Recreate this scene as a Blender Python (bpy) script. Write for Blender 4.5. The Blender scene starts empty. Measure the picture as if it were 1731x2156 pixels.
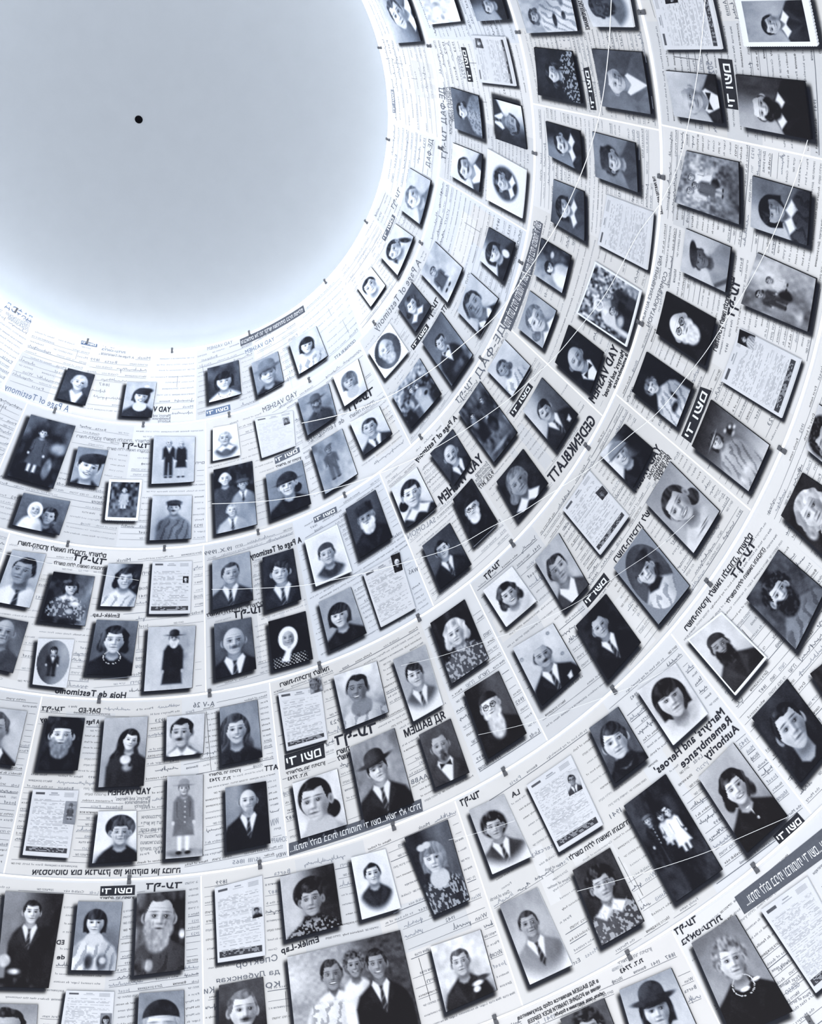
import bpy, math, random
import numpy as np
from mathutils import Matrix, Vector

S = bpy.context.scene
# ---------------------------------------------------------------- camera
F_PX = 2614.1165                       # focal length in pixels of the 1731 x 2156 frame
CAM = np.array([-2.53901, 0.0, 0.0])
ROT = np.array([[-0.60291, -0.68546, -0.40822],
                [-0.79735, 0.50041, 0.33738],
                [-0.02699, 0.52891, -0.84825]])
cd = bpy.data.cameras.new('camera')
cam = bpy.data.objects.new('camera', cd)
S.collection.objects.link(cam)
S.camera = cam
cd.sensor_fit = 'VERTICAL'
cd.sensor_height = 36.0
cd.lens = 36.0 * F_PX / 2156.0
cd.clip_start = 0.05
cd.clip_end = 200
mw = Matrix([list(r) for r in ROT]).to_4x4()
mw.translation = Vector(CAM)
cam.matrix_world = mw

# ---------------------------------------------------------------- world: white daylight around the backlit cone
wd = bpy.data.worlds.new('world'); S.world = wd; wd.use_nodes = True
bgn = wd.node_tree.nodes['Background']
bgn.inputs[0].default_value = (0.965, 0.978, 1.0, 1)
bgn.inputs[1].default_value = 0.98
S.view_settings.view_transform = 'Standard'
S.view_settings.look = 'None'
S.view_settings.gamma = 1
S.view_settings.use_curve_mapping = False
S.view_settings.exposure = 0.0

def lamp(name, loc, energy, size, rot=(0, 0, 0), col=(0.99, 0.99, 1), shape='DISK'):
    l = bpy.data.lights.new(name, 'AREA'); l.energy = energy; l.size = size; l.shape = shape; l.color = col
    o = bpy.data.objects.new(name, l); S.collection.objects.link(o)
    o.location = loc; o.rotation_euler = rot
    return o
lamp('hall_ceiling_wash', (0, 0, -2.2), 520, 7.0, (math.pi, 0, 0))

sp = bpy.data.lights.new('uplight_spot', 'SPOT'); sp.energy = 2000; sp.spot_size = math.radians(42); sp.spot_blend = 1.0; sp.shadow_soft_size = .6; sp.color = (.93, .96, 1)
so = bpy.data.objects.new('uplight_spot', sp); S.collection.objects.link(so); so.location = (0, 0, -1.5); so.rotation_euler = (math.pi, 0, 0)

# ---------------------------------------------------------------- the cone: r = A + B z, developed onto a plane
A_, B_ = 6.22393, -0.576691
ZK = [8.0, 7.4738, 6.6610, 5.7860, 4.8660, 3.9020, 2.95, 1.98]     # heights of the ring seams
APEX = -A_ / B_
HALF = math.atan(-B_)
SN, CS = math.sin(HALF), math.cos(HALF)
def rho_z(z): return (APEX - z) / CS
def dev(P):
    P = np.asarray(P, float)
    th = np.arctan2(P[..., 1], P[..., 0]); th = np.where(th > 2.2, th - 2 * np.pi, th)   # cut behind the camera's back
    rho = (APEX - P[..., 2]) / CS
    return np.stack([rho * np.cos(th * SN), rho * np.sin(th * SN)], -1)
def polar(D):
    D = np.asarray(D, float)
    return np.hypot(D[..., 0], D[..., 1]), np.arctan2(D[..., 1], D[..., 0]) / SN
def from_polar(rho, th, h=0.0):
    """slant distance, angle -> world point lifted h metres off the inner face"""
    r = rho * SN; z = APEX - rho * CS
    r = r - h * CS; z = z - h * SN
    return np.stack([r * np.cos(th), r * np.sin(th), z + 0 * r], -1)
def lift(D, h=0.0):
    rho, th = polar(D)
    return from_polar(rho, th, h)
def px(pts):
    """photograph pixels -> points of the cone in its developed plane"""
    pts = np.atleast_2d(np.array(pts, float))
    d = np.stack([(pts[:, 0] - 865.5) / F_PX, -(pts[:, 1] - 1078) / F_PX, -np.ones(len(pts))], 1) @ ROT.T
    a = d[:, 0] ** 2 + d[:, 1] ** 2 - B_ * B_ * d[:, 2] ** 2
    b = 2 * (CAM[0] * d[:, 0] - A_ * B_ * d[:, 2])
    c = CAM[0] ** 2 - A_ ** 2
    q = np.sqrt(np.maximum(b * b - 4 * a * c, 0))
    t1, t2 = (-b + q) / (2 * a), (-b - q) / (2 * a)
    t = np.where(t1 > 0, t1, t2); t = np.where((t2 > 0) & (t2 < t), t2, t)
    return dev(CAM + d * t[:, None])
def frame_px(P):
    v = (np.asarray(P) - CAM) @ ROT
    return np.stack([865.5 + F_PX * v[..., 0] / -v[..., 2], 1078 - F_PX * v[..., 1] / -v[..., 2]], -1)

# ---------------------------------------------------------------- materials (all node based)
def mat(name, col, rough=0.6, spec=0.3, noise=0.0, scale=20, transl=0.0, emis=0.0, metal=0.0):
    m = bpy.data.materials.new(name); m.use_nodes = True
    nt = m.node_tree; n = nt.nodes; L = nt.links
    p = n['Principled BSDF']
    p.inputs['Base Color'].default_value = (*col, 1)
    p.inputs['Roughness'].default_value = rough
    p.inputs['Specular IOR Level'].default_value = spec
    p.inputs['Metallic'].default_value = metal
    if emis:
        p.inputs['Emission Color'].default_value = (*col, 1); p.inputs['Emission Strength'].default_value = emis
    src = None
    if noise:
        tc = n.new('ShaderNodeTexCoord'); nz = n.new('ShaderNodeTexNoise'); nz.inputs['Scale'].default_value = scale
        nz.inputs['Detail'].default_value = 5
        mx = n.new('ShaderNodeMix'); mx.data_type = 'RGBA'
        L.new(tc.outputs['Object'], nz.inputs['Vector']); L.new(nz.outputs['Fac'], mx.inputs['Factor'])
        mx.inputs[6].default_value = tuple(c * (1 - noise) for c in col) + (1,)
        mx.inputs[7].default_value = tuple(min(1, c * (1 + noise)) for c in col) + (1,)
        L.new(mx.outputs[2], p.inputs['Base Color']); src = mx.outputs[2]
    if transl:
        tr = n.new('ShaderNodeBsdfTranslucent'); ms = n.new('ShaderNodeMixShader'); ms.inputs[0].default_value = transl
        tr.inputs[0].default_value = (*col, 1)
        if src: L.new(src, tr.inputs[0])
        L.new(p.outputs[0], ms.inputs[1]); L.new(tr.outputs[0], ms.inputs[2])
        L.new(ms.outputs[0], n['Material Output'].inputs[0])
    return m
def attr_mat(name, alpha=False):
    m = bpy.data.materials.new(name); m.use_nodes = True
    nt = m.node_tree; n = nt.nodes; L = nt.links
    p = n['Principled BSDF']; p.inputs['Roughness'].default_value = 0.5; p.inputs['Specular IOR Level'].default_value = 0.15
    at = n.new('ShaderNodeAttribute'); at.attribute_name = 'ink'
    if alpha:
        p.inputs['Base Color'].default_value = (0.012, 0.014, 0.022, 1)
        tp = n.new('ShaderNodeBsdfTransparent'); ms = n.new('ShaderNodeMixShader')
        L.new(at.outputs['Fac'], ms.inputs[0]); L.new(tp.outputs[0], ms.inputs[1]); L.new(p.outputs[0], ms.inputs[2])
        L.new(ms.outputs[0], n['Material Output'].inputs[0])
    else:
        nz = n.new('ShaderNodeTexNoise'); nz.inputs['Scale'].default_value = 260; nz.inputs['Detail'].default_value = 3
        tc = n.new('ShaderNodeTexCoord'); L.new(tc.outputs['Object'], nz.inputs['Vector'])
        mr = n.new('ShaderNodeMapRange'); mr.inputs[3].default_value = 0.88; mr.inputs[4].default_value = 1.12
        L.new(nz.outputs['Fac'], mr.inputs[0])
        vm = n.new('ShaderNodeVectorMath'); vm.operation = 'SCALE'
        L.new(at.outputs['Color'], vm.inputs[0]); L.new(mr.outputs[0], vm.inputs['Scale'])
        L.new(vm.outputs[0], p.inputs['Base Color'])
    return m
M = dict(
    panel=mat('printed_film', (0.685, 0.71, 0.75), 0.55, 0.3, 0.05, 3, transl=0.2),
    panel_warm=mat('printed_film_warm', (0.70, 0.705, 0.72), 0.55, 0.3, 0.05, 3, transl=0.2),
    panel_cool=mat('printed_film_cool', (0.66, 0.70, 0.765), 0.55, 0.3, 0.05, 3, transl=0.2),
    paper_a=mat('paper_light', (0.74, 0.755, 0.78), 0.55, 0.3, 0.03, 5, transl=0.2),
    paper_b=mat('paper_grey', (0.635, 0.658, 0.695), 0.55, 0.3, 0.05, 5, transl=0.2),
    paper_c=mat('paper_warm', (0.69, 0.70, 0.715), 0.55, 0.3, 0.04, 5, transl=0.2),
    sheet_a=mat('form_paper_white', (0.68, 0.72, 0.78), 0.6, 0.2, 0.03, 4),
    sheet_b=mat('form_paper_grey', (0.55, 0.58, 0.63), 0.6, 0.2, 0.05, 6),
    trim=mat('white_edge_strip', (0.97, 0.98, 1.0), 0.4, 0.3, 0.01, 8, emis=0.0),
    ceiling=mat('ceiling_plaster', (0.225, 0.245, 0.272), 0.9, 0.1, 0.035, 9),
    hole=mat('black_opening', (0.003, 0.003, 0.004), 0.9, 0.0, 0.2, 30),
    clip=mat('grey_steel_clip', (0.10, 0.105, 0.12), 0.4, 0.4, 0.25, 60, metal=0.3),
    screw=mat('dark_screw_head', (0.03, 0.03, 0.035), 0.4, 0.4, 0.2, 60, metal=0.4),
    board=mat('dark_card_edge', (0.012, 0.013, 0.018), 0.7, 0.1, 0.2, 30),
    white_card=mat('white_card', (0.70, 0.74, 0.80), 0.6, 0.2, 0.03, 20),
    ink=mat('black_printing_ink', (0.022, 0.024, 0.034), 0.6, 0.1, 0.1, 60),
    ink_mid=mat('grey_printing_ink', (0.10, 0.115, 0.15), 0.6, 0.1, 0.1, 60),
    ink_soft=mat('pale_printing_ink', (0.21, 0.235, 0.29), 0.6, 0.1, 0.1, 60),
    ink_blue=mat('blue_grey_ink', (0.11, 0.16, 0.27), 0.6, 0.1, 0.1, 60),
    ink_white=mat('white_printing_ink', (0.72, 0.75, 0.80), 0.6, 0.1, 0.02, 60),
    plate=mat('logo_plate_ink', (0.022, 0.024, 0.032), 0.6, 0.1, 0.25, 60),
    band=mat('grey_band_ink', (0.085, 0.095, 0.12), 0.6, 0.1, 0.2, 60),
    wire=mat('thin_white_wire', (0.9, 0.93, 0.97), 0.3, 0.5, 0.02, 60),
    cove=mat('cove_light_tube', (0.9, 0.95, 1.0), 0.5, 0.0, 0.0, 1, emis=50.0),
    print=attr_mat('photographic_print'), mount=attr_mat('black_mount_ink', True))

# ---------------------------------------------------------------- object helpers
def new_obj(name, verts, faces, mats, parent=None, origin=None, fm=None, smooth=False):
    verts = np.asarray(verts, np.float64).reshape(-1, 3)
    if origin is None: origin = np.zeros(3)
    v = verts - origin
    me = bpy.data.meshes.new(name)
    if isinstance(faces, np.ndarray) and faces.ndim == 2:
        k = faces.shape[1]; nf = len(faces)
        me.vertices.add(len(v)); me.vertices.foreach_set('co', v.ravel())
        me.loops.add(nf * k); me.loops.foreach_set('vertex_index', faces.ravel().astype(np.int32))
        me.polygons.add(nf); me.polygons.foreach_set('loop_start', np.arange(0, nf * k, k, dtype=np.int32))
        me.update(calc_edges=True)
    else:
        me.from_pydata([tuple(a) for a in v], [], [tuple(int(i) for i in f) for f in faces])
    for m in (mats if isinstance(mats, (list, tuple)) else [mats]): me.materials.append(m)
    if fm is not None: me.polygons.foreach_set('material_index', np.asarray(fm, np.int32))
    if smooth: me.polygons.foreach_set('use_smooth', np.ones(len(me.polygons), bool))
    me.update()
    o = bpy.data.objects.new(name, me); S.collection.objects.link(o)
    if parent is not None: o.parent = parent
    else: o.location = origin
    return o
def tag(o, label=None, cat=None, group=None, kind=None):
    if label: o['label'] = label
    if cat: o['category'] = cat
    if group: o['group'] = group
    if kind: o['kind'] = kind
    return o
class Buf:
    """collects quads / polygons of one mesh"""
    def __init__(s): s.v = []; s.f = []; s.m = []; s.n = 0
    def add(s, verts, faces, m=0):
        verts = np.asarray(verts).reshape(-1, 3)
        s.v.append(verts); s.f += [[i + s.n for i in f] for f in faces]; s.m += [m] * len(faces); s.n += len(verts)
    def build(s, name, mats, parent=None, origin=None):
        if not s.n: return None
        return new_obj(name, np.concatenate(s.v), s.f, mats, parent, origin, s.m)
def quad_box(Q, h0, h1, nx=1, ny=1):
    """a thin slab over four developed corners, bent with the wall"""
    u, v = np.meshgrid(np.linspace(0, 1, nx + 1), np.linspace(0, 1, ny + 1))
    D = bil(Q, u.ravel(), v.ravel()); N = len(D)
    V = np.concatenate([lift(D, h0), lift(D, h1)])
    ix = np.arange(N).reshape(ny + 1, nx + 1); F = []
    for a in range(ny):
        for b in range(nx):
            q = (ix[a, b], ix[a, b + 1], ix[a + 1, b + 1], ix[a + 1, b])
            F.append(q); F.append(tuple(x + N for x in q[::-1]))
    rim = list(ix[0, :-1]) + list(ix[:-1, -1]) + list(ix[-1, :0:-1]) + list(ix[:0:-1, 0])
    for a, b in zip(rim, rim[1:] + rim[:1]): F.append((a, a + N, b + N, b))
    return V, F
def bil(Q, u, v):
    u = np.asarray(u)[..., None]; v = np.asarray(v)[..., None]
    return Q[0] * (1 - u) * (1 - v) + Q[1] * u * (1 - v) + Q[2] * u * v + Q[3] * (1 - u) * v
def grid(Q, nx, ny, h):
    u, v = np.meshgrid(np.linspace(0, 1, nx), np.linspace(0, 1, ny))
    P = lift(bil(Q, u.ravel(), v.ravel()), h)
    i = np.arange(nx * ny).reshape(ny, nx)
    f = np.stack([i[:-1, :-1], i[1:, :-1], i[1:, 1:], i[:-1, 1:]], -1).reshape(-1, 4)
    return P, f
CENTRE = np.array([292.0, 251.0])
def orient(pts):
    """order four clockwise picture corners so that the first edge is the one nearest the ceiling"""
    p = np.array(pts, float).reshape(4, 2)
    c = p.mean(0); inw = CENTRE - c; inw /= np.linalg.norm(inw)
    best = max(range(4), key=lambda i: ((p[i] + p[(i + 1) % 4]) / 2 - c) @ inw / (np.linalg.norm((p[i] + p[(i + 1) % 4]) / 2 - c) + 1e-9))
    return np.roll(p, -best, axis=0)
TILE = dict(A=(0, 600, 3.847), B=(0, 860, 3.847), C=(0, 1140, 3.847), D=(0, 1460, 3.847), E=(0, 1800, 3.847),
            F=(400, 640, 3.847), G=(400, 960, 3.847), H=(400, 1240, 3.847), I=(400, 1560, 3.847), J=(400, 1800, 3.847),
            K=(720, 340, 4.121), L=(760, 640, 4.555), M=(800, 960, 4.3275), N=(800, 1280, 3.934), O=(800, 1640, 3.934),
            P=(800, 1900, 3.462), Q=(760, 0, 4.808), R=(1080, 0, 5.091), S=(1380, 0, 4.932), U=(1080, 320, 5.091),
            V=(1380, 320, 4.932), W=(1080, 620, 4.678), X=(1320, 680, 4.2117), Y=(1140, 940, 4.1214), Z=(1180, 1280, 4.1214),
            a=(1400, 1080, 5.2296), b=(1420, 1400, 4.688), c=(1180, 1600, 4.1214), d=(1280, 1840, 3.838), _=(0, 0, 1.0))
def tp(t, pts):
    x, y, s = TILE[t]
    return np.array(pts, float).reshape(-1, 2) / s + (x, y)
# ---------------------------------------------------------------- tone drawing of the old photographs (flat prints)
rng = np.random.default_rng(7)
def ss(a, b, x):
    t = np.clip((x - a) / (b - a + 1e-12), 0, 1); return t * t * (3 - 2 * t)
class Pic:
    def __init__(s, W, Hh, asp):
        s.W, s.H, s.asp = W, Hh, asp
        s.X, s.Y = np.meshgrid(np.linspace(0, 1, W), np.linspace(0, asp, Hh))
        s.T = np.full((Hh, W), 0.5); s.aa = 1.0 / W
    def put(s, m, tone): s.T = s.T * (1 - m) + np.asarray(tone) * m
    def mul(s, m, k): s.T = s.T * (1 - m * (1 - k))
def ell(x, y, cx, cy, rx, ry, soft):
    q = np.sqrt(((x - cx) / rx) ** 2 + ((y - cy) / ry) ** 2)
    d = (q - 1) * min(rx, ry)
    return 1 - ss(-soft, soft, d)
def poly(x, y, pts, soft):
    pts = np.array(pts, float); ins = np.zeros(x.shape, bool); dm = np.full(x.shape, 1e9)
    n = len(pts)
    for i in range(n):
        a, b = pts[i], pts[(i + 1) % n]
        ex, ey = b - a; wx, wy = x - a[0], y - a[1]
        t = np.clip((wx * ex + wy * ey) / (ex * ex + ey * ey + 1e-12), 0, 1)
        dm = np.minimum(dm, np.hypot(wx - ex * t, wy - ey * t))
        c = ((a[1] <= y) != (b[1] <= y)) & (x < (b[0] - a[0]) * (y - a[1]) / (b[1] - a[1] + 1e-12) + a[0])
        ins ^= c
    return 1 - ss(-soft, soft, np.where(ins, -dm, dm))
def smooth_noise(Hh, W, n, seed):
    r = np.random.default_rng(seed); g = r.random((n + 2, n + 2))
    yy = np.linspace(0, n, Hh); xx = np.linspace(0, n, W)
    yi = yy.astype(int); xi = xx.astype(int); fy = (yy - yi)[:, None]; fx = (xx - xi)[None]
    fy = fy * fy * (3 - 2 * fy); fx = fx * fx * (3 - 2 * fx)
    a = g[yi][:, xi]; b = g[yi][:, xi + 1]; c = g[yi + 1][:, xi]; d = g[yi + 1][:, xi + 1]
    return (a * (1 - fx) + b * fx) * (1 - fy) + (c * (1 - fx) + d * fx) * fy

def figure(P, k, seed):
    cx, cy, r = k['h']; cy *= P.asp
    r *= 1.08 if 'full' in k else 1.16
    if 'full' not in k: cy += .15 * r
    f = k.get('f', [0])[0]; tilt = math.radians(k.get('t', [0])[0]); sk = k.get('sk', [0.84])[0]
    fl = k.get('fl', []); full = k.get('full', [0])[0]
    soft = max(P.aa * 0.9 / r, 0.03)
    bx, by = (P.X - cx) / r, (P.Y - cy) / r
    hx = bx * math.cos(tilt) + by * math.sin(tilt); hy = -bx * math.sin(tilt) + by * math.cos(tilt)
    nz = smooth_noise(P.H, P.W, max(4, int(P.W / 5)), seed) - 0.5
    nz2 = smooth_noise(P.H, P.W, max(6, int(P.W / 2.5)), seed + 5) - 0.5
    hs, ht = k.get('hr', ['short', 0.12]); ct = k.get('cl', ['jacket', 0.12])
    lit = -1 if 'rl' not in fl else 1
    def E(cx_, cy_, rx, ry, sf=soft): return ell(hx, hy, cx_, cy_, rx, ry, sf)
    htone = ht + nz * 0.2 + .05 * np.sin(hx * 11 + hy * 4 + nz * 9) + 0.10 * np.clip(1 - np.abs(hx + 0.45) * 2.2, 0, 1) * (hy < -0.3)
    # hair behind
    if hs == 'long':
        m = np.maximum(E(-.15, 0.2, 1.5, 1.9), poly(hx + .12 * np.sin(hy * 3), hy, [(-1.4, 0), (1.3, 0), (1.6, 3.6), (-2.1, 3.6)], 0.2)); P.put(m, htone)
    elif hs == 'bob': P.put(np.maximum(E(0, -0.1, 1.36, 1.5), poly(hx, hy, [(-1.36, -.1), (1.36, -.1), (1.3, 1.0), (-1.3, 1.0)], .12)), htone)
    elif hs == 'wavy':
        w = 1 + 0.05 * np.sin(hy * 7) ; P.put(np.maximum(ell(hx / w, hy, 0, -0.12, 1.42, 1.52, soft), np.maximum(E(-1.15, .7, .42, .6, .12), E(1.15, .7, .42, .6, .12))), htone + nz * 0.25)
    elif hs == 'curly': P.put(ell(hx, hy, 0, -0.35, 1.45 + 0.0, 1.4, 0.14 + soft) , htone + nz2 * 0.35)
    elif hs == 'big': P.put(E(0, -0.62, 1.55, 1.35), htone + nz * 0.1)
    elif hs == 'bun': P.put(np.maximum(E(0, -0.3, 1.18, 1.28), E(1.05 * (1 if f <= 0 else -1), 0.75, .55, .6)), htone)
    elif hs == 'plaits':
        P.put(E(0, -0.2, 1.2, 1.35), htone)
        for sx in (-1.15, 1.15): P.put(E(sx, 1.6, .28, 1.3), htone + nz2 * .2)
    # body
    dk = ct[1]; tone = dk + nz * (0.05 if dk < .4 else .09)
    if full:
        hgt = full
        if ct[0] == 'coat': bd = [(-1.3, 1.5), (1.3, 1.5), (2.0, 2.6), (2.2, 6.4), (1.8, 6.5), (2.1, 9.2), (-2.1, 9.2), (-1.8, 6.5), (-2.2, 6.4), (-2.0, 2.6)]
        elif ct[0] == 'dress': bd = [(-1.2, 1.5), (1.2, 1.5), (1.9, 2.4), (2.0, 5.6), (1.5, 5.6), (1.25, 5.2), (2.3, 9.8), (-2.3, 9.8), (-1.25, 5.2), (-1.5, 5.6), (-2.0, 5.6), (-1.9, 2.4)]
        else: bd = [(-1.4, 1.5), (1.4, 1.5), (2.2, 2.4), (2.3, 6.2), (1.8, 6.2), (1.5, 5.5), (1.5, 12), (.2, 12), (0, 7.5), (-.2, 12), (-1.5, 12), (-1.5, 5.5), (-1.8, 6.2), (-2.3, 6.2), (-2.2, 2.4)]
        bd = [(a, 1.5 + (b - 1.5) * hgt) for a, b in bd]
        lg = k.get('leg', [0.75])[0]; lg = .94 if lg > .76 else lg
        if ct[0] in ('coat', 'dress'):
            for sx in (-.75, .75): P.put(poly(bx, by, [(sx - .42, 9 * hgt), (sx + .42, 9 * hgt), (sx + .35, 12.3 * hgt), (sx - .35, 12.3 * hgt)], soft * 2), lg)
        for sx in (-.85, .85): P.put(ell(bx, by, sx, 12.4 * hgt, .6, .35, soft), 0.1)
        P.put(poly(bx, by, bd, soft * 2), tone)
        for sx in (-2.05, 2.05): P.put(ell(bx, by, sx, 1.5 + 5.2 * hgt, .3, .4, soft), sk)
        P.mul(poly(bx, by, [(1.25, 2.6), (1.4, 2.6), (1.3, 5.6), (1.2, 5.6)], .12), .6); P.mul(poly(bx, by, [(-1.25, 2.6), (-1.4, 2.6), (-1.3, 5.6), (-1.2, 5.6)], .12), .6)
        sw = 0.8
    else:
        sw = k.get('sw', [1.0])[0]
        ox = -f * 0.35
        shp = [(-.7, 1.35), (.7, 1.35), (1.5, 1.95), (2.35 * sw, 2.55), (2.85 * sw, 3.6), (3.0 * sw, 14), (-3.0 * sw, 14), (-2.85 * sw, 3.6), (-2.35 * sw, 2.55), (-1.5, 1.95)]
        P.put(poly(bx - ox, by, shp, soft * 2.5), tone)
        P.mul(ell(bx - ox, by, lit * -1.9, 4.2, 1.2, 2.6, 1.1), 0.75 if dk > .3 else .8)
        if dk < .35: P.put(ell(bx - ox, by, lit * 1.7, 3.1, .9, .8, .7) * .35, dk + .12)
    ox = -f * 0.2 if not full else 0
    # neck
    P.put(poly(bx - ox, by, [(-.55, .6), (.55, .6), (.62, 1.75), (.2, 2.1), (-.2, 2.1), (-.62, 1.75)], soft * 2), sk * 0.8)
    P.mul(ell(bx - ox, by, 0.1, 1.35, .7, .35, .3), 0.6)
    if 'low' in fl: P.put(ell(bx - ox, by, 0, 1.75, 1.05, .85, .1), sk * .9)
    if ct[0] in ('jacket', 'shirt') or 'sh' in fl:
        if 'sh' in fl:
            P.put(poly(bx - ox, by, [(-.72, 1.35), (-.1, 1.95), (.1, 1.95), (.72, 1.35), (.95, 1.75), (.1, 4.2), (-.95, 1.75)], soft * 1.5), 0.9)
            P.put(poly(bx - ox, by, [(-.5, 1.3), (.5, 1.3), (.0, 2.0)], soft * 2), sk * .72)
        if ct[0] == 'jacket':
            for sx in (-1, 1):
                P.put(poly(bx - ox, by, [(sx * .95, 1.7), (sx * 1.05, 1.7), (sx * 1.45, 2.6), (sx * .18, 4.3), (sx * .12, 4.2)], soft * 2) * .5, max(0, dk - .08) if dk > .2 else dk + .10)
        if 'tie' in fl: P.put(poly(bx - ox, by, [(-.2, 1.9), (.2, 1.9), (.13, 2.25), (.32, 3.7), (0, 4.3), (-.32, 3.7), (-.13, 2.25)], soft * 1.5), 0.16 + .2 * (np.sin((bx + by) * 9) > .7))
        if 'bow' in fl: P.put(np.maximum(poly(bx - ox, by, [(0, 1.95), (-.65, 1.65), (-.65, 2.3)], soft), poly(bx - ox, by, [(0, 1.95), (.65, 1.65), (.65, 2.3)], soft)), 0.08)
    if 'coll' in fl:
        for sx in (-1, 1): P.put(poly(bx - ox, by, [(sx * .45, 1.35), (0, 2.0), (sx * .75, 2.6), (sx * 1.45, 1.95)], soft * 2), 0.92)
    if 'dcoll' in fl: P.put(poly(bx - ox, by, [(-.75, 1.2), (.75, 1.2), (1.0, 1.75), (0, 2.1), (-1.0, 1.75)], soft * 2), 0.12)
    if ct[0] == 'pattern': P.put((ell(bx, by, 0, 4.5, 3.2, 3.0, .3) * (smooth_noise(P.H, P.W, max(10, int(P.W / 1.7)), seed + 11) > .6)) * .7, 0.78 if dk < .5 else .35)
    if ct[0] == 'dots': P.put(poly(bx - ox, by, [(-2.2, 2.5), (2.2, 2.5), (2.8, 14), (-2.8, 14)], .2) * ((np.sin(bx * 13) * np.sin(by * 13)) > .55), 0.85)
    if ct[0] == 'folds': P.mul(poly(bx, by, [(-2.4, 2.3), (2.4, 2.3), (3, 14), (-3, 14)], .3) * (np.sin(bx * 5 + by * 2 + nz * 4) > .45), .72)
    if 'strap' in fl: P.put(poly(bx, by, [(-2.2, 2.6), (-1.8, 2.4), (1.6, 7.5), (1.2, 7.8)], soft * 2), .3)
    if 'butt' in fl:
        for j in range(5): P.put(ell(bx, by, .25, 2.6 + j * 1.0, .14, .14, soft), .85)
    if 'hank' in fl: P.put(poly(bx, by, [(1.3, 3.5), (1.9, 3.3), (1.75, 4.0), (1.35, 4.0)], soft * 1.5), .85)
    if 'neckl' in fl: P.put((np.abs(ell(bx, by, 0, 1.75, .8, .7, .1) - .5) < .16), .85 if dk < .5 else .4)
    if 'hand' in fl: P.put(ell(bx, by, .9, 2.2, .4, .75, .1), sk); 
    # ears, hair cap, face
    if hs not in ('bob', 'long', 'wavy', 'none') and not (k.get('ht', [''])[0] == 'scarf'):
        for sx in (-1, 1):
            if f * sx < 0.45: P.put(E(sx * 1.0 - f * .1, .08, .2, .34), sk * .8); P.mul(E(sx * 1.0 - f * .1, .08, .09, .2, .08), .6)
    if hs in ('short', 'part', 'side'): P.put(ell(hx * (1 + nz * .12), hy * (1 + nz * .12), -f * .1, -.28, 1.08, 1.14 + (.08 if hs == 'side' else 0), soft), htone)
    if hs == 'crop': P.put(E(0 - f * .1, -.25, 1.04, 1.12), htone + .1)
    if hs in ('bald', 'reced'): P.put(E(0, -.05, 1.07, .95), htone)
    line = {'short': -.80, 'part': -.78, 'side': -.62, 'crop': -.84, 'bald': -1.6, 'reced': -1.05, 'bob': -.42, 'long': -.78, 'wavy': -.74, 'curly': -.72,
            'big': -.66, 'bun': -.82, 'plaits': -.7, 'none': -1.6}.get(hs, -.66)
    wid = k.get('fw', [1.0])[0]
    tmp = 0 if hs in ('bob', 'bald', 'none') else .85 * ss(.6, .96, np.abs(hx - f * .2))
    hl = line + tmp + .05 * np.cos(hx * 5) - (.26 * hx if hs == 'part' else 0) + (.34 * hx if hs == 'side' else 0) + nz * .2
    jx = (hx - f * .06) / (1 - .22 * ss(.1, 1.25, hy))
    face = np.minimum(ell(jx, hy, 0, 0, .97 * wid, 1.3, soft), ss(-soft, soft, hy - hl))
    face *= np.clip(1 - .35 * ss(.55, 1.3, hy) * ss(.55, .9, np.abs(hx)), 0, 1)
    sh = 1 - .46 * np.clip(-lit * hx * .75 + .1, 0, 1) ** 1.4 - .12 * ss(.7, 1.3, hy) + .05 * E(lit * .4, -.6, .5, .35, .4)
    fx = f * .38
    P.put(face, np.clip(sk * sh + nz * .05, 0, 1))
    hat = k.get('ht', [None, 0])
    # features
    if r > 0.035:
        small = r * P.W < 9
        for sx in (-1, 1):
            ex = sx * .4 * (1 - .25 * abs(f) * (1 if sx * f > 0 else -.2)) + fx
            P.mul(E(ex, -.13, .25, .16, .1), .70)
            P.put(E(ex, -.07, .17, .07, .05) * face, .56); P.put(E(ex + f * .04, -.08, .1, .09, .05), 0.05)
            P.mul(E(ex, -.155, .17, .03, .03), .45)
            if not small: P.put(E(ex - .03, -.1, .035, .035, .03), .8)
            P.put(ell(hx, hy - .12 * (hx - ex) ** 2 - .05 * sx * (hx - ex), ex + sx * .03, -.38, .26, .045, .04) * .8, min(ht, .4) * .8 + .06)
        P.mul(E(fx + (.15 * -lit), .12, .1, .36, .09), .7)
        P.put(E(fx * 1.25 + .05 * lit, .2, .07, .28, .07) * .5, min(1, sk * 1.12))
        P.mul(E(fx * 1.3, .40, .23, .07, .07), .58)
        P.mul(E(fx * 1.2, .56, .08, .08, .07), .85)
        for sx in (-1, 1): P.mul(E(sx * .62 + fx * .6, .62, .2, .42, .2), .86 if sx * lit > 0 else .74); P.mul(E(sx * .36 + fx, .5, .05, .16, .06), .86)
        P.put(E(lit * .42 + fx * .5, .25, .22, .16, .15) * .35, min(1, sk * 1.15)); P.put(E(fx * 1.1, 1.05, .2, .12, .1) * .3, min(1, sk * 1.1))
        if 'sm' in fl:
            P.put(ell(hx, hy - .12 * (hx - fx) ** 2 * -1.0, fx * 1.1, .70, .40, .13, .05), .22); P.put(ell(hx, hy, fx * 1.1, .68, .3, .06, .04), .95)
        else:
            P.put(ell(hx, hy, fx * 1.1, .69, .30, .055, .05) * .9, .2); P.put(ell(hx, hy, fx * 1.1, .77, .2, .05, .06) * .5, sk * .62)
        P.mul(E(fx * 1.1, .93, .26, .06, .07), .82)
        P.mul(E(lit * -.62, .35, .25, .5, .25), .86)
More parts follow.
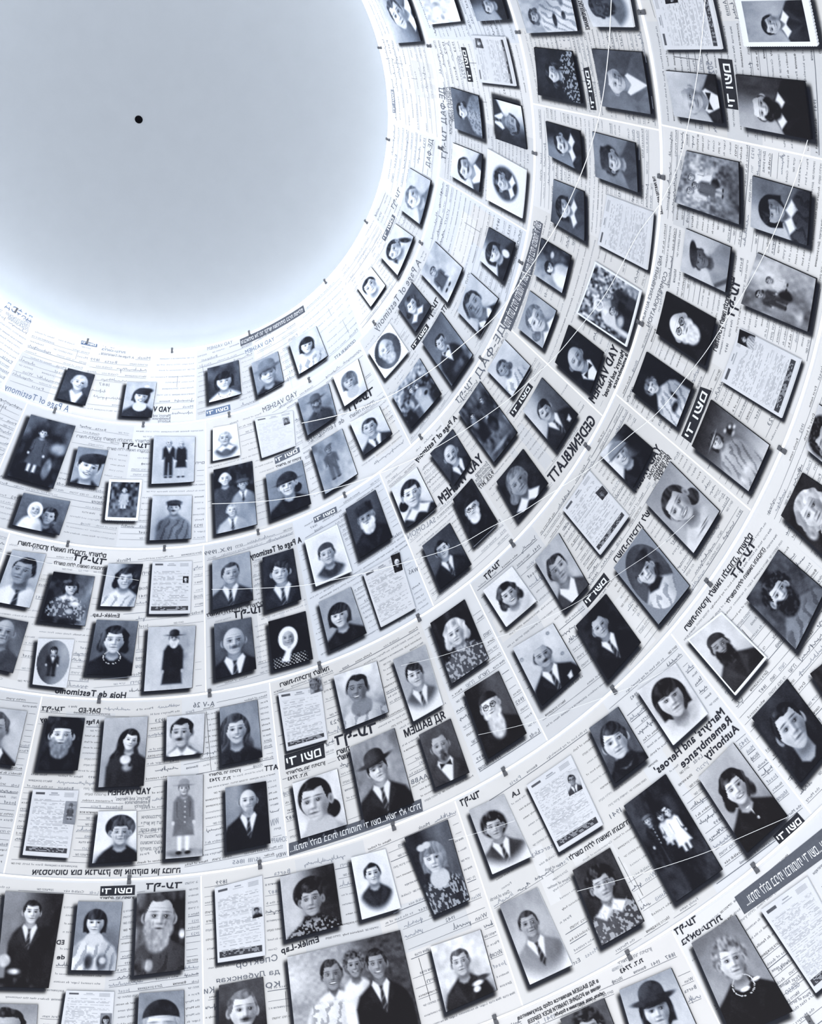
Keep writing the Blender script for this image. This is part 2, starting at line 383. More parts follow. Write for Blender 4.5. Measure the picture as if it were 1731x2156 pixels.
        if 'old' in fl:
            for sx in (-1, 1): P.mul(ell(hx, hy, sx * .42 + fx, .48, .045, .22, .04), .68); P.mul(E(sx * .4 + fx, .07, .24, .04, .04), .72)
            P.mul(E(fx, -.62, .5, .03, .03), .84)
        if 'g' in fl:
            for sx in (-1, 1):
                q = np.hypot((hx - sx * .42 - fx) / .3, (hy + .06) / .26); P.put((np.abs(q - 1) < .16).astype(float) * .9, .08)
            P.put(E(fx, -.1, .12, .035, .03), .08)
    # beards
    bs, bt = k.get('bd', [None, 0]); 
    if bs:
        btone = bt + nz2 * .22 + nz * .12
        if bs == 'must': P.put(E(fx * 1.2, .55, .36, .1, .06), btone)
        if bs == 'goat': P.put(E(fx * 1.1, 1.15, .38, .5, .12), btone); P.put(E(fx * 1.2, .55, .36, .09, .05), btone)
        if bs in ('full', 'long', 'round'):
            m = np.maximum(E(0, .72, 1.0, .8, .12), E(0, {'full': 1.25, 'long': 1.9, 'round': 1.2}[bs], {'full': .8, 'long': .85, 'round': .98}[bs], {'full': .95, 'long': 1.6, 'round': .95}[bs], .18))
            m = m * ss(.18, .5, hy + .35 * hx ** 2 * 0 + .62 * (np.abs(hx) ** 2.2)) * (1 - E(fx, .2, .55, .42, .1))
            P.put(m, btone); P.put(ell(hx, hy, fx * 1.1, .70, .22, .05, .05), .18 if bt > .4 else .42)
    # fringe / front hair over brow
    if hs == 'bob': P.put(np.minimum(E(0, -.1, 1.2, 1.4), 1 - ss(-.05, .05, hy + .45 - .05 * np.abs(hx))), htone)
    # hats
    hn, hv = hat if hat[0] else (None, 0)
    if hn:
        tn = hv + nz * .1 + .12 * np.clip(.5 + lit * hx * .5, 0, 1)
        if hn == 'fedora':
            P.put(np.maximum(E(0, -1.35, 1.08, .85), poly(hx, hy, [(-1.08, -1.4), (1.08, -1.4), (1.15, -.75), (-1.15, -.75)], soft)), tn)
            P.mul(E(0, -.92, 1.15, .14, .04), .55); P.put(ell(hx, hy + .12 * hx ** 2 * .3, 0, -.78, 1.85, .3, soft), tn * .9)
            P.mul(E(0, -.45, .95, .28, .2), .55)
        if hn == 'bowler':
            P.put(E(0, -1.15, 1.05, .85), tn); P.put(E(0, -.68, 1.5, .17), tn * .8)
        if hn == 'cap': P.put(np.maximum(E(.05, -.95, 1.35, .55), E(0, -.72, 1.1, .3)), tn); P.put(E(0, -.55, .95, .14), tn * .5)
        if hn == 'beret': P.put(ell(hx, hy + .25 * hx, .15, -.95, 1.35, .6, soft), tn)
        if hn == 'skull': P.put(np.minimum(E(0, -.62, 1.05, .95), 1 - ss(-soft, soft, hy + .72 - .12 * hx ** 2)), tn)
        if hn == 'tall': P.put(poly(hx, hy, [(-1.12, -.55), (1.12, -.55), (1.15, -1.75), (.6, -1.95), (-.6, -1.95), (-1.15, -1.75)], soft * 2), tn + nz2 * .08)
        if hn == 'cloche': P.put(np.minimum(E(0, -.42, 1.3, 1.3), 1 - ss(-soft, soft, hy + .35 + .12 * hx)), tn); P.put(E(0, -.42, 1.28, .1), tn * .6)
        if hn == 'scarf':
            ring = np.clip(E(0, .1, 1.35, 1.72) - E(0, .12, .86, 1.12), 0, 1); P.put(ring, tn)
            P.put(poly(hx, hy, [(-.3, 1.5), (.4, 1.5), (-.2, 3.4), (-1.2, 3.1)], soft * 2), tn * .96); P.mul(E(0, 1.4, .3, .14, .1), .7)
        if hn == 'ribbon': P.put(np.maximum(E(-.9, -1.25, .42, .3), E(-.35, -1.35, .42, .3)), hv)
        if hn == 'band': P.put(E(0, -.75, 1.1, .1), hv)

NOFIG = [0.55]
def parse(spec):
    out = []
    for part in spec.split('|'):
        k = {}
        for t in part.split():
            a, b = t.split('=')
            if a in ('fl',): k[a] = b.split('+')
            elif a in ('hr', 'ht', 'bd', 'cl'):
                q = b.split(','); k[a] = [q[0], float(q[1]) if len(q) > 1 else .1]
            elif a == 'ex': k[a] = [[float(x) for x in e.split(',')] for e in b.split(';')]
            else: k[a] = [float(x) for x in b.split(',')]
        out.append(k)
    return out
def portrait(spec, wpx, asp, seed, cell=1.9, cap=150):
    W = int(min(cap, max(14, wpx / cell))); Hh = int(max(14, W * asp))
    P = Pic(W, Hh, asp); ks = parse(spec); g = ks[0]
    GN = smooth_noise(Hh, W, max(6, W // 5), seed + 9)
    a, b = (g.get('bg', [.5, .6]) * 2)[:2]
    v = P.Y / asp; P.T = a + (b - a) * v
    if 'bgx' in g: P.T = g['bgx'][0] + (g['bgx'][1] - g['bgx'][0]) * ss(.2, .8, P.X)
    mot = g.get('mot', [.10])[0]
    P.T = P.T + (smooth_noise(Hh, W, 4, seed) - .5) * mot * .9 + (smooth_noise(Hh, W, max(6, W // 4), seed + 1) - .5) * mot * .5
    if 'leaf' in g: P.T = P.T + (smooth_noise(Hh, W, max(8, W // 3), seed + 2) - .5) * g['leaf'][0] * (1 - ss(.6, .9, v) * .6)
    for e in g.get('ex', []):
        if e[2] > 0: P.put(ell(P.X, P.Y, e[0], e[1] * asp, e[2] * .85, e[3] * .85, e[5] if len(e) > 5 else .03), e[4] + (GN - .5) * .35)
    for j, k in enumerate(ks):
        if 'h' in k: figure(P, k, seed * 13 + j * 7 + 3)
    for kk in ks:
        for e in (kk.get('ex', []) if kk is not g else []):
            if e[2] > 0: P.put(ell(P.X, P.Y, e[0], e[1] * asp, e[2] * .85, e[3] * .85, e[5] if len(e) > 5 else .03), e[4] + (GN - .5) * .35)
    if 'fade' in g:
        q = np.sqrt(((P.X - .5) / g['fade'][0]) ** 2 + ((v - g['fade'][2]) / g['fade'][1]) ** 2); P.put(ss(.8, 1.12, q), .9)
    if 'oval' in g:
        q = np.sqrt(((P.X - .5) / .46) ** 2 + ((v - .5) / .47) ** 2); P.put(ss(1 - .02, 1 + .02, q), g['oval'][0])
    P.T = P.T + rng.normal(0, .012, P.T.shape)
    return np.clip(P.T, 0, 1), W, Hh
DARK, MID, LITE = np.array([.075, .085, .125]), np.array([.47, .515, .585]), np.array([.885, .905, .94])
DARKW, MIDW, LITEW = np.array([.10, .095, .11]), np.array([.49, .505, .54]), np.array([.88, .895, .925])
def tone_rgb(T, warm=0.0):
    D_, M_, L_ = DARK + (DARKW - DARK) * warm, MID + (MIDW - MID) * warm, LITE + (LITEW - LITE) * warm
    t = np.clip(T, 0, 1)[..., None]; t = np.clip(.5 + (t - .52) * 1.22, 0, 1)
    c = np.where(t < .5, D_ + (M_ - D_) * (t / .5), M_ + (L_ - M_) * ((t - .5) / .5))
    return (np.clip(c, 0, 1) ** 2.2) * 0.93
def print_mesh(name, T, Q, h, parent, origin, warm=0.0):
    Hh, W = T.shape
    P, f = grid(Q, W, Hh, h)
    o = new_obj(name, P, f, M['print'], parent, origin)
    col = np.ones((Hh * W, 4), np.float32); rgb = tone_rgb(T, warm)
    col[:, :3] = rgb.reshape(-1, 3)
    ca = o.data.color_attributes.new('ink', 'FLOAT_COLOR', 'POINT'); ca.data.foreach_set('color', col.ravel())
    return o
# tile | four clockwise corners (tile units) | what the print shows | tones
PHOTOS = '''
A|550,680,770,735,690,980,462,925|woman with parted pale hair in a dark open jacket|bg=.22,.3 h=.56,.34,.22 t=4 f=.15 sk=.93 hr=part,.7 cl=jacket,.16 fl=sh rl=1
A|1030,793,1272,795,1230,1078,985,1068|smiling woman in a dark beret with white bow and dark dress|bg=.72,.8 h=.55,.4,.19 t=10 f=.2 sk=.93 hr=bob,.15 ht=beret,.12 cl=dress,.16 fl=sm+low ex=.7,.12,.08,.04,.9
B|250,55,612,150,430,655,60,550|woman standing with one hand on a draped table|bg=.3,.12 mot=.3 h=.4,.24,.075 f=.2 sk=.85 hr=short,.15 cl=dress,.3 full=1.02 leg=.8 ex=.82,.42,.2,.16,.62,.08;.72,.75,.1,.3,.55,.03
B|634,318,878,348,800,640,568,605|grinning young man in a dark cap and dark roll-neck|bg=.5,.68 h=.5,.48,.31 t=14 f=.25 sk=.95 hr=short,.1 ht=beret,.12 cl=jacket,.12 fl=sm
B|1250,232,1585,236,1575,600,1230,618|elderly couple standing side by side in dark clothes|bg=.78,.72 h=.38,.14,.062 sk=.82 hr=bald,.6 cl=jacket,.12 fl=sh full=1.15|h=.68,.16,.058 sk=.82 hr=short,.6 cl=coat,.12 full=1.2
B|190,690,570,760,480,1030,100,950|mother cheek to cheek with a baby in a white bonnet|bg=.42,.3 h=.66,.52,.12 t=4 sk=.72 hr=wavy,.25 cl=jacket,.12 fl=rl|h=.35,.4,.1 t=-6 sk=.85 hr=none,.8 ht=scarf,.95 cl=dress,.93 sw=.8
B|890,582,1152,588,1118,912,855,905|small child in a pale belted coat before dark foliage|wb=.06 bg=.25,.35 leaf=.5 mot=.3 h=.5,.24,.07 sk=.82 hr=short,.6 cl=coat,.72 full=.8 leg=.85
B|1240,715,1560,712,1550,1060,1215,1075|soldier in a dark cap and tunic with cartridge loops|bg=.78,.7 h=.55,.26,.13 sk=.75 f=-.1 hr=short,.15 ht=cap,.16 cl=folds,.45 bd=must,.2 fl=rl
C|100,75,375,110,240,545,-50,490|young man in white shirt and dark tie, face turned aside|bg=.68,.74 h=.5,.34,.28 f=-.55 t=6 sk=.62 hr=short,.12 cl=shirt,.9 fl=tie
C|435,250,770,290,690,690,325,650|girl in a printed dress with white collar holding a pale hat|bg=.1,.08 bgx=.1,.45 mot=.3 h=.5,.27,.12 f=.5 t=-8 sk=.86 hr=bob,.1 ht=ribbon,.35 cl=pattern,.3 fl=coll sw=.75 ex=.62,.58,.0,.0,.9|ex=.66,.6,.14,.07,.95;.58,.75,.1,.08,.8;.4,.95,.5,.12,.08
C|880,185,1160,190,1090,535,815,530|elderly woman with dark cropped hair in a white blouse|bgx=.75,.12 h=.58,.34,.2 sk=.82 hr=wavy,.12 cl=folds,.9 fl=old f=.1
C|-50,605,230,660,105,1070,-190,1000|bald elderly man in a buttoned dark waistcoat|bg=.25,.6 h=.42,.25,.25 sk=.7 hr=bald,.4 cl=jacket,.28 fl=old
C|310,790,605,800,540,1190,265,1160|toddler in dark dungarees inside an oval frame|bgx=.25,.6 h=.48,.26,.075 sk=.85 hr=bob,.1 cl=jacket,.14 full=.7 fl=sh+bow oval=.86 wb=.001
C|785,640,1122,652,1065,1090,705,1080|woman with wavy dark hair and a thin necklace on black top|bg=.42,.3 h=.5,.35,.21 sk=.88 hr=wavy,.16 cl=dress,.1 fl=neckl
C|1205,700,1590,688,1560,1190,1170,1220|old man in a black bowler and long black overcoat|bgx=.78,.7 h=.56,.19,.095 sk=.7 hr=short,.5 ht=bowler,.1 bd=full,.85 cl=coat,.12 full=1.1 fl=tie ex=.74,.4,.12,.4,.5,.1
D|-120,110,222,150,120,590,-190,540|thin man in a black suit before a pale backdrop|bg=.72,.8 h=.32,.36,.27 sk=.75 f=-.3 hr=short,.3 cl=jacket,.1 fl=sh
D|395,190,690,205,630,625,310,620|old man with a dark hat and a wide grizzled beard|bg=.12,.1 mot=.3 h=.45,.33,.26 sk=.93 hr=short,.12 ht=skull,.08 bd=full,.5 cl=jacket,.08 rl=1
D|850,205,1203,192,1165,750,800,765|woman with very long loose black hair and a flower corsage|bg=.7,.62 h=.63,.33,.145 f=.35 t=12 sk=.95 hr=long,.1 cl=dress,.15 ex=.55,.62,.0,.0,.1|ex=.55,.62,.14,.13,.9,.03;.6,.73,.12,.1,.6,.05;.66,.7,.04,.04,.15
D|1355,195,1665,165,1650,490,1350,522|young man with thin moustache and open white collar|bg=.82,.8 h=.4,.4,.24 f=-.4 sk=.78 hr=short,.08 bd=must,.12 cl=jacket,.2 fl=coll
D|800,960,1110,955,1110,1360,750,1380|elderly woman with upswept dark hair in a plain dark dress|bg=.9,.88 h=.6,.4,.21 f=.1 sk=.82 hr=big,.2 cl=dress,.1 fl=old sw=.85
D|1360,680,1650,660,1645,1320,1345,1345|small child in brimmed hat and double-breasted coat|bg=.74,.7 h=.47,.16,.13 sk=.82 hr=short,.3 ht=bowler,.5 cl=coat,.42 full=1.0 fl=butt leg=.8 ex=.5,.94,.6,.12,.5,.04
E|45,298,518,320,395,1080,-30,1070|boy in a dark three-piece suit leaning on open books|bg=.5,.15 bgx=.5,.14 h=.5,.2,.125 f=.2 sk=.9 hr=short,.1 cl=jacket,.12 fl=sh+tie sw=.85 ex=.12,.8,.0,.0,.9|ex=.1,.73,.13,.12,.85;.3,.84,.12,.05,.85;.3,.97,.5,.12,.1
E|635,380,995,385,940,940,580,935|girl with white puffed blouse and flowered bodice|bg=.55,.45 h=.44,.3,.17 f=-.1 sk=.9 hr=bob,.14 cl=folds,.88 fl=low ex=.5,.9,.0,.0,.3|cl=pattern,.3 ex=.36,.88,.13,.2,.32,.05;.66,.88,.14,.2,.3,.05;.68,.86,.1,.08,.7,.03
E|1115,320,1503,290,1495,930,1090,980|grey-bearded old man in work clothes with raised hand|bg=.3,.2 mot=.4 bgx=.35,.12 h=.48,.29,.27 t=6 f=.1 sk=.8 hr=reced,.35 bd=full,.62 cl=folds,.25 fl=old ex=.1,.85,.0,.0,.1|ex=.95,.55,.07,.1,.9;.28,.9,.1,.14,.7;.1,.88,.14,.16,.25
E|-60,1205,310,1215,290,1540,-60,1540|dark-haired head cut off by the lower edge|bg=.5,.8 h=.35,.62,.32 sk=.7 hr=short,.1 cl=jacket,.2
E|1130,1125,1495,1098,1500,1560,1110,1570|old man in a black skullcap looking straight ahead|bg=.5,.6 h=.5,.62,.33 sk=.85 hr=short,.6 ht=skull,.08 cl=jacket,.2 fl=old
F|145,530,398,462,420,735,160,805|girl with a round black fringe in a white jumper|bg=.28,.25 mot=.2 h=.5,.48,.2 sk=.95 hr=bob,.12 cl=dress,.95 fl=neckl rl=1
F|503,490,718,390,768,635,555,750|boy in a soft grey brimmed hat and dark jersey|bg=.6,.55 h=.5,.5,.25 f=.3 sk=.86 hr=short,.3 ht=fedora,.42 cl=jacket,.14
F|812,325,1030,185,1125,425,893,575|woman with dark side-swept hair in a white satin blouse|bg=.78,.88 h=.5,.34,.17 f=.45 t=12 sk=.97 hr=bob,.12 cl=folds,.93
F|190,1010,385,975,415,1225,190,1275|fair boy in a dark sailor blouse|bg=.93,.95 h=.48,.37,.2 f=-.2 sk=.82 hr=crop,.55 cl=jacket,.35 fl=coll sw=.9 fade=.52,.48,.52
F|880,780,1130,650,1198,910,962,1070|bearded man in a wide-brimmed hat and buttoned coat|bg=.6,.5 mot=.2 h=.5,.32,.13 sk=.6 hr=short,.3 ht=fedora,.28 bd=full,.3 cl=jacket,.24 fl=bow
F|1165,590,1370,450,1445,700,1262,835|young woman with bobbed hair and a white shawl collar|bg=.93,.95 h=.48,.42,.2 f=-.1 t=6 sk=.8 hr=bob,.35 cl=dress,.93 fl=low
F|990,1165,1240,1015,1365,1381,1105,1546|little boy in a cap and knitted suit on a path|bg=.5,.72 mot=.3 h=.44,.23,.085 sk=.6 hr=short,.2 ht=beret,.3 cl=jacket,.35 full=.8 fl=strap
F|1305,965,1540,830,1645,1055,1420,1230|young man with a striped tie and lapel pin|bg=.86,.82 h=.48,.4,.2 f=-.1 t=5 sk=.78 hr=short,.14 cl=jacket,.15 fl=sh+tie
G|195,120,508,48,548,560,215,640|three men together outdoors, one in a flat cap|bg=.12,.12 leaf=.25 h=.28,.17,.12 sk=.93 hr=bald,.8 cl=jacket,.26|h=.72,.32,.1 sk=.75 hr=short,.3 ht=cap,.3 cl=jacket,.6 fl=sh+tie sw=.9|h=.42,.68,.115 sk=.86 hr=short,.6 cl=jacket,.75 fl=sh+tie
G|620,160,915,40,985,390,665,520|elderly woman in a black turban hat and black coat|bg=.52,.5 h=.52,.38,.19 f=-.25 sk=.9 hr=bun,.1 ht=cloche,.12 cl=jacket,.08 fl=old
G|185,855,490,780,515,1170,190,1255|grey-haired man in dark suit gazing to the right|bg=.6,.72 h=.47,.33,.19 f=.35 sk=.74 hr=short,.25 cl=jacket,.18 fl=sh+tie
G|592,830,840,755,905,1165,625,1260|young man with patterned tie against a black backdrop|bg=.2,.12 h=.52,.36,.24 f=-.1 t=5 sk=.84 hr=side,.14 cl=jacket,.14 fl=sh+tie
G|935,690,1200,560,1320,935,1025,1060|boy in a dark school cap within a sketched oval|bg=.85,.9 h=.5,.45,.2 sk=.8 hr=short,.2 ht=skull,.22 cl=jacket,.2 fade=.55,.52,.52 wb=.03
G|1268,435,1508,280,1645,660,1385,830|old man in a tall dark fur hat with a white beard|bg=.28,.2 h=.5,.36,.2 f=-.2 sk=.66 hr=short,.5 ht=tall,.1 bd=full,.85 cl=jacket,.1 fl=old
H|200,290,500,235,540,650,215,735|bald man with dark eyebrows and a full moustache|bg=.34,.28 h=.5,.36,.25 f=.1 sk=.78 hr=bald,.3 bd=must,.35 cl=jacket,.08 fl=sh+tie+old
H|640,270,940,185,1000,570,680,660|old woman in a white headscarf and dotted blouse|bg=.1,.06 h=.46,.42,.16 sk=.72 hr=none,.5 ht=scarf,.97 cl=dots,.1 fl=old
H|1048,115,1310,-10,1435,360,1140,500|young woman with rolled black hair in a black jumper|bg=.6,.62 h=.47,.42,.21 f=-.2 t=6 sk=.86 hr=bob,.1 cl=jacket,.08
H|245,970,550,905,590,1365,265,1430|teenage girl with long side-parted hair, half smiling|bg=.5,.6 h=.4,.42,.23 f=.1 sk=.82 hr=long,.25 cl=folds,.15 fl=sm rl=1
H|1170,710,1520,590,1615,1000,1265,1140|laughing bare-chested young man outdoors|bg=.9,.6 mot=.25 h=.45,.35,.2 f=-.3 t=10 sk=.55 hr=short,.08 cl=folds,.8 fl=sm+low
_|738,1575,832,1534,873,1690,770,1732|young man in a tilted black fedora and fur-collared coat|bg=.5,.6 mot=.25 h=.47,.4,.17 t=-8 sk=.88 hr=short,.1 ht=fedora,.14 cl=jacket,.1 fl=sh+tie
I|290,385,620,330,655,830,305,900|bald man with a goatee, wing collar and narrow tie|bgx=.55,.1 h=.54,.25,.18 f=.2 sk=.86 hr=bald,.2 bd=goat,.6 cl=jacket,.06 fl=sh+tie
I|835,350,1200,230,1280,680,905,795|woman with black hair in a low bun and drop earring|bg=.86,.9 h=.43,.4,.27 f=-.55 sk=.82 hr=bun,.08 cl=dress,.72 fl=low sw=.8
J|735,180,1165,70,1235,570,785,690|young woman with piled black hair and a lace scarf|bg=.6,.7 bgx=.75,.12 h=.52,.46,.18 f=-.15 sk=.7 hr=big,.07 cl=pattern,.08 fl=dcoll
J|1310,25,1590,-45,1715,430,1400,525|young man in black coat on a faded white mount|bg=.85,.9 h=.5,.33,.18 f=.15 sk=.86 hr=short,.12 cl=jacket,.14 sw=.85 fade=.5,.48,.45 rl=1
_|606,2016,843,1959,898,2205,630,2240|young couple holding a laughing child on a porch|bgx=.72,.35 mot=.3 h=.36,.24,.075 sk=.62 hr=part,.2 cl=folds,.88 fl=sm+coll|h=.56,.2,.058 sk=.62 hr=curly,.25 cl=dress,.93 fl=sm sw=.7|h=.75,.23,.07 sk=.62 hr=short,.12 cl=jacket,.08 fl=sh+tie+sm
J|240,1060,595,990,640,1540,240,1580|man with slicked fair hair and small moustache|bg=.3,.12 h=.52,.42,.26 f=.4 sk=.86 hr=short,.4 bd=must,.15 cl=jacket,.1 fl=sh
K|600,55,785,165,690,545,520,415|fair boy in a rumpled jacket with head tilted|bg=.8,.82 h=.42,.38,.2 t=-8 sk=.93 hr=short,.4 cl=folds,.5
K|475,540,635,655,495,990,345,825|girl with ringlets looking down in profile|bg=.85,.88 h=.42,.4,.2 f=-.6 t=-20 sk=.88 hr=plaits,.2 cl=dress,.85 sw=.8
K|265,920,390,1080,262,1265,140,1095|infant with tousled dark hair in a white smock|bg=.95,.97 h=.48,.42,.27 t=-10 sk=.97 hr=short,.15 cl=dress,.97
K|820,695,1060,925,930,1225,695,970|child in a belted winter coat beside a sledge|bg=.7,.78 mot=.25 h=.32,.3,.1 sk=.75 hr=short,.2 cl=coat,.3 full=.62
K|620,1055,785,1255,650,1480,497,1265|woman with waved hair and a pointed white collar|bg=.3,.3 h=.45,.38,.21 f=.2 t=8 sk=.9 hr=wavy,.25 cl=jacket,.25 fl=coll
K|1290,570,1515,705,1410,1035,1205,850|young woman with a smooth bob resting chin on hand|bg=.85,.4 bgx=.85,.25 h=.42,.38,.2 t=-10 f=.2 sk=.88 hr=bob,.12 cl=jacket,.12 fl=hand
K|1130,970,1370,1190,1205,1500,1015,1300|heavy-jawed man with combed hair and spotted tie|bg=.74,.8 h=.42,.4,.25 f=.1 t=8 sk=.6 hr=short,.14 cl=jacket,.1 fl=sh+tie+rl
L|780,75,1085,490,885,790,600,370|youth in a dark suit with folded hands and soft collar|bg=.3,.6 h=.45,.32,.15 f=.1 t=10 sk=.78 hr=short,.14 cl=jacket,.12 fl=sh+bow sw=.85 ex=.5,.9,.0,.0,.1|ex=.6,.88,.5,.16,.22,.08
L|290,190,465,455,240,715,80,460|stout bearded old man in an oval frame|bg=.25,.3 h=.48,.37,.2 f=.1 sk=.85 hr=bald,.7 bd=full,.7 cl=jacket,.38 oval=.93 wb=.001
L|575,525,780,865,490,1195,310,880|group astride a motorcycle in front of a fence|bg=.55,.1 leaf=.5 mot=.5 h=.45,.33,.05 sk=.8 hr=short,.1 cl=jacket,.3|h=.6,.38,.045 sk=.8 hr=short,.1 cl=jacket,.7|ex=.55,.55,.12,.1,.8;.72,.68,.09,.07,.75;.72,.68,.06,.05,.12;.4,.75,.12,.03,.7;.3,.6,.06,.12,.65
L|890,1205,1068,1498,905,1745,675,1440|bald elderly man with small moustache and bow-knotted tie|bg=.25,.22 h=.52,.42,.22 t=8 f=.1 sk=.82 hr=bald,.25 bd=must,.3 cl=jacket,.12 fl=sh+tie+old
L|1155,745,1510,1235,1290,1520,950,1045|people standing in a dark field beside a tall mast|bg=.18,.3 leaf=.3 mot=.35 h=.25,.24,.05 sk=.85 hr=short,.1 cl=jacket,.12|h=.72,.2,.045 sk=.8 hr=short,.1 cl=jacket,.2|ex=.62,.6,.15,.28,.1,.05;.58,.45,.05,.04,.8;.2,.35,.1,.18,.6,.06;.45,.9,.3,.06,.75,.05
L|1395,345,1640,595,1465,890,1225,640|seated woman in a light ruffled dress|bg=.8,.78 h=.38,.36,.16 f=-.1 sk=.62 hr=bun,.25 cl=folds,.9 sw=.9
Q|115,-190,410,-215,625,410,370,430|man with a wide smile and open white collar|bg=.82,.3 h=.45,.42,.17 t=60 sk=.93 hr=short,.3 cl=jacket,.22 fl=coll
Q|590,-100,935,-90,1030,205,710,240|faded garden scene with pale branches|bg=.9,.94 leaf=.35 mot=.1 ex=.2,.5,.1,.12,.6,.05;.6,.4,.08,.2,.62,.04
Q|1080,-120,1410,-130,1505,185,1195,205|dark blurred portrait at the upper edge|bg=.6,.15 bgx=.6,.12 h=.45,.5,.2 sk=.8 hr=short,.2 cl=jacket,.1
Q|925,880,1205,965,1250,1400,970,1295|woman in profile with a patterned lace shawl|bg=.4,.2 h=.5,.32,.14 f=-.3 sk=.9 hr=bun,.12 cl=pattern,.6
Q|1355,990,1640,1070,1695,1510,1385,1400|upside-down man in white collar and dark tie|rot=2 bgx=.9,.2 bg=.9,.15 h=.5,.38,.19 sk=.62 hr=short,.15 cl=jacket,.12 fl=sh+tie
_|957,300,1019,325,1012,404,952,369|round-headed man with squared moustache and white collar|bg=.9,.85 h=.42,.45,.25 f=.2 sk=.84 hr=short,.15 bd=must,.1 cl=jacket,.2 fl=sh
_|1030,312,1111,357,1102,459,1027,419|curly-haired boy vignetted on a wide white mount|bg=.3,.2 h=.5,.38,.15 t=8 sk=.82 hr=curly,.15 cl=jacket,.14 fl=coll sw=.8 fade=.36,.36,.5 wb=.02
R|60,-60,620,-120,715,320,170,345|laughing woman reclining with dark flowers on her arm|bg=.72,.75 mot=.3 h=.42,.22,.13 f=.3 sk=.72 hr=wavy,.25 cl=folds,.85 fl=sm ex=.5,.5,.0,.0,.1|ex=.3,.62,.2,.1,.12,.03;.4,.8,.12,.1,.15,.03;.75,.8,.12,.1,.3,.05
R|720,-110,1245,-120,1320,280,885,275|shadowy bearded face fading into white|bg=.8,.7 h=.55,.3,.24 sk=.3 hr=short,.15 bd=full,.2 cl=jacket,.4 fade=.6,.55,.4
R|245,500,650,545,755,1100,290,1010|pale-faced woman wrapped in a dark patterned shawl|bg=.15,.13 h=.5,.4,.15 f=.2 t=14 sk=.86 hr=wavy,.1 cl=pattern,.14
R|865,515,1400,550,1500,1215,980,1130|white-haired old man in half profile with a stiff collar|bg=.22,.42 bgx=.42,.3 h=.47,.36,.17 f=.5 t=10 sk=.8 hr=reced,.75 cl=jacket,.4 fl=sh+old
R|370,1295,735,1400,765,1840,405,1660|man with a heavy moustache and a high white collar|bg=.3,.35 bgx=.5,.15 h=.5,.4,.22 sk=.86 hr=short,.15 bd=must,.12 cl=jacket,.12 fl=coll
_|1251,276,1341,300,1347,404,1258,371|young woman in a curly fur hat and dark coat|bg=.5,.5 h=.48,.42,.19 sk=.82 hr=curly,.12 ht=tall,.15 cl=jacket,.3 fl=sm
U|455,290,780,420,785,950,425,740|smiling woman with a centre parting and dark shawl|bg=.35,.5 bgx=.3,.45 h=.45,.34,.18 t=-8 sk=.88 hr=bob,.12 cl=jacket,.28 fl=sm+coll
U|320,920,640,1110,545,1510,245,1310|child in a white dress beside a lamp and curtain|bg=.35,.45 bgx=.6,.25 mot=.3 h=.4,.42,.11 f=.3 sk=.95 hr=bob,.12 cl=dress,.93 sw=.8 ex=.75,.45,.1,.08,.8,.03
_|1257,550,1354,611,1322,730,1217,659|party of friends sitting among leafy bushes|wb=.03 bg=.5,.45 leaf=.8 mot=.4 h=.35,.3,.07 sk=.86 hr=none,.8 ht=scarf,.9 cl=jacket,.85|h=.62,.42,.06 sk=.75 hr=short,.2 cl=jacket,.2|h=.4,.6,.06 sk=.75 hr=short,.2 cl=jacket,.15|ex=.65,.75,.2,.12,.14,.05;.3,.8,.12,.1,.7,.05
_|1119,612,1175,654,1146,733,1094,691|young woman with soft fair hair and checked collar|bg=.62,.7 h=.48,.46,.24 f=.1 t=6 sk=.84 hr=bun,.4 cl=jacket,.4 fl=coll
W|565,300,905,570,775,970,430,670|bald stern man in wing collar and black bow tie|bg=.1,.1 h=.42,.42,.22 f=.2 t=14 sk=.74 hr=bald,.3 bd=must,.35 cl=jacket,.06 fl=sh+bow+hank
W|300,820,650,1180,440,1530,115,1150|man with clipped moustache, striped tie and pocket handkerchief|bg=.7,.7 bgx=.75,.3 h=.45,.38,.18 f=-.05 t=8 sk=.78 hr=side,.12 bd=must,.14 cl=jacket,.12 fl=sh+tie+hank
_|1104,946,1156,1018,1093,1094,1048,1015|girl with a curled quiff and wide white collar|bg=.15,.12 h=.45,.4,.22 f=.1 t=-4 sk=.62 hr=bun,.4 cl=dress,.14 fl=coll
_|1318,893,1378,945,1336,1027,1266,957|young woman in a grey cloche and dark coat|bg=.85,.12 bgx=.85,.1 h=.36,.36,.2 t=8 f=.2 sk=.82 hr=none,.2 ht=cloche,.45 cl=jacket,.1 fl=sm
M|345,105,525,465,255,660,110,300|woman with glossy waved hair and low chignon|bg=.85,.9 h=.5,.4,.25 t=10 f=.15 sk=.92 hr=bun,.1 cl=jacket,.12 fl=coll
M|845,210,1080,600,870,810,675,400|old man with round spectacles, black hat and white beard|bg=.15,.12 h=.48,.42,.22 t=6 f=-.1 sk=.9 hr=short,.6 ht=skull,.08 bd=full,.88 cl=jacket,.08 fl=g
M|645,615,840,990,560,1215,395,825|young man with open shirt collar and long dark tie|bg=.3,.2 bgx=.3,.25 h=.48,.34,.17 f=.1 sk=.78 hr=short,.1 cl=jacket,.09 fl=sh+tie+rl
M|1215,1010,1435,1320,1160,1558,950,1230|young woman with a chiffon bow and waved hair|bg=.88,.9 h=.5,.45,.2 f=.25 sk=.8 hr=wavy,.16 cl=dress,.85 fl=sm fade=.6,.6,.5
_|1179,1123,1242,1231,1192,1286,1129,1180|man with brushed-back hair, white collar and dark cravat|bg=.68,.75 h=.45,.4,.27 f=.3 sk=.68 hr=short,.14 cl=jacket,.2 fl=sh+rl
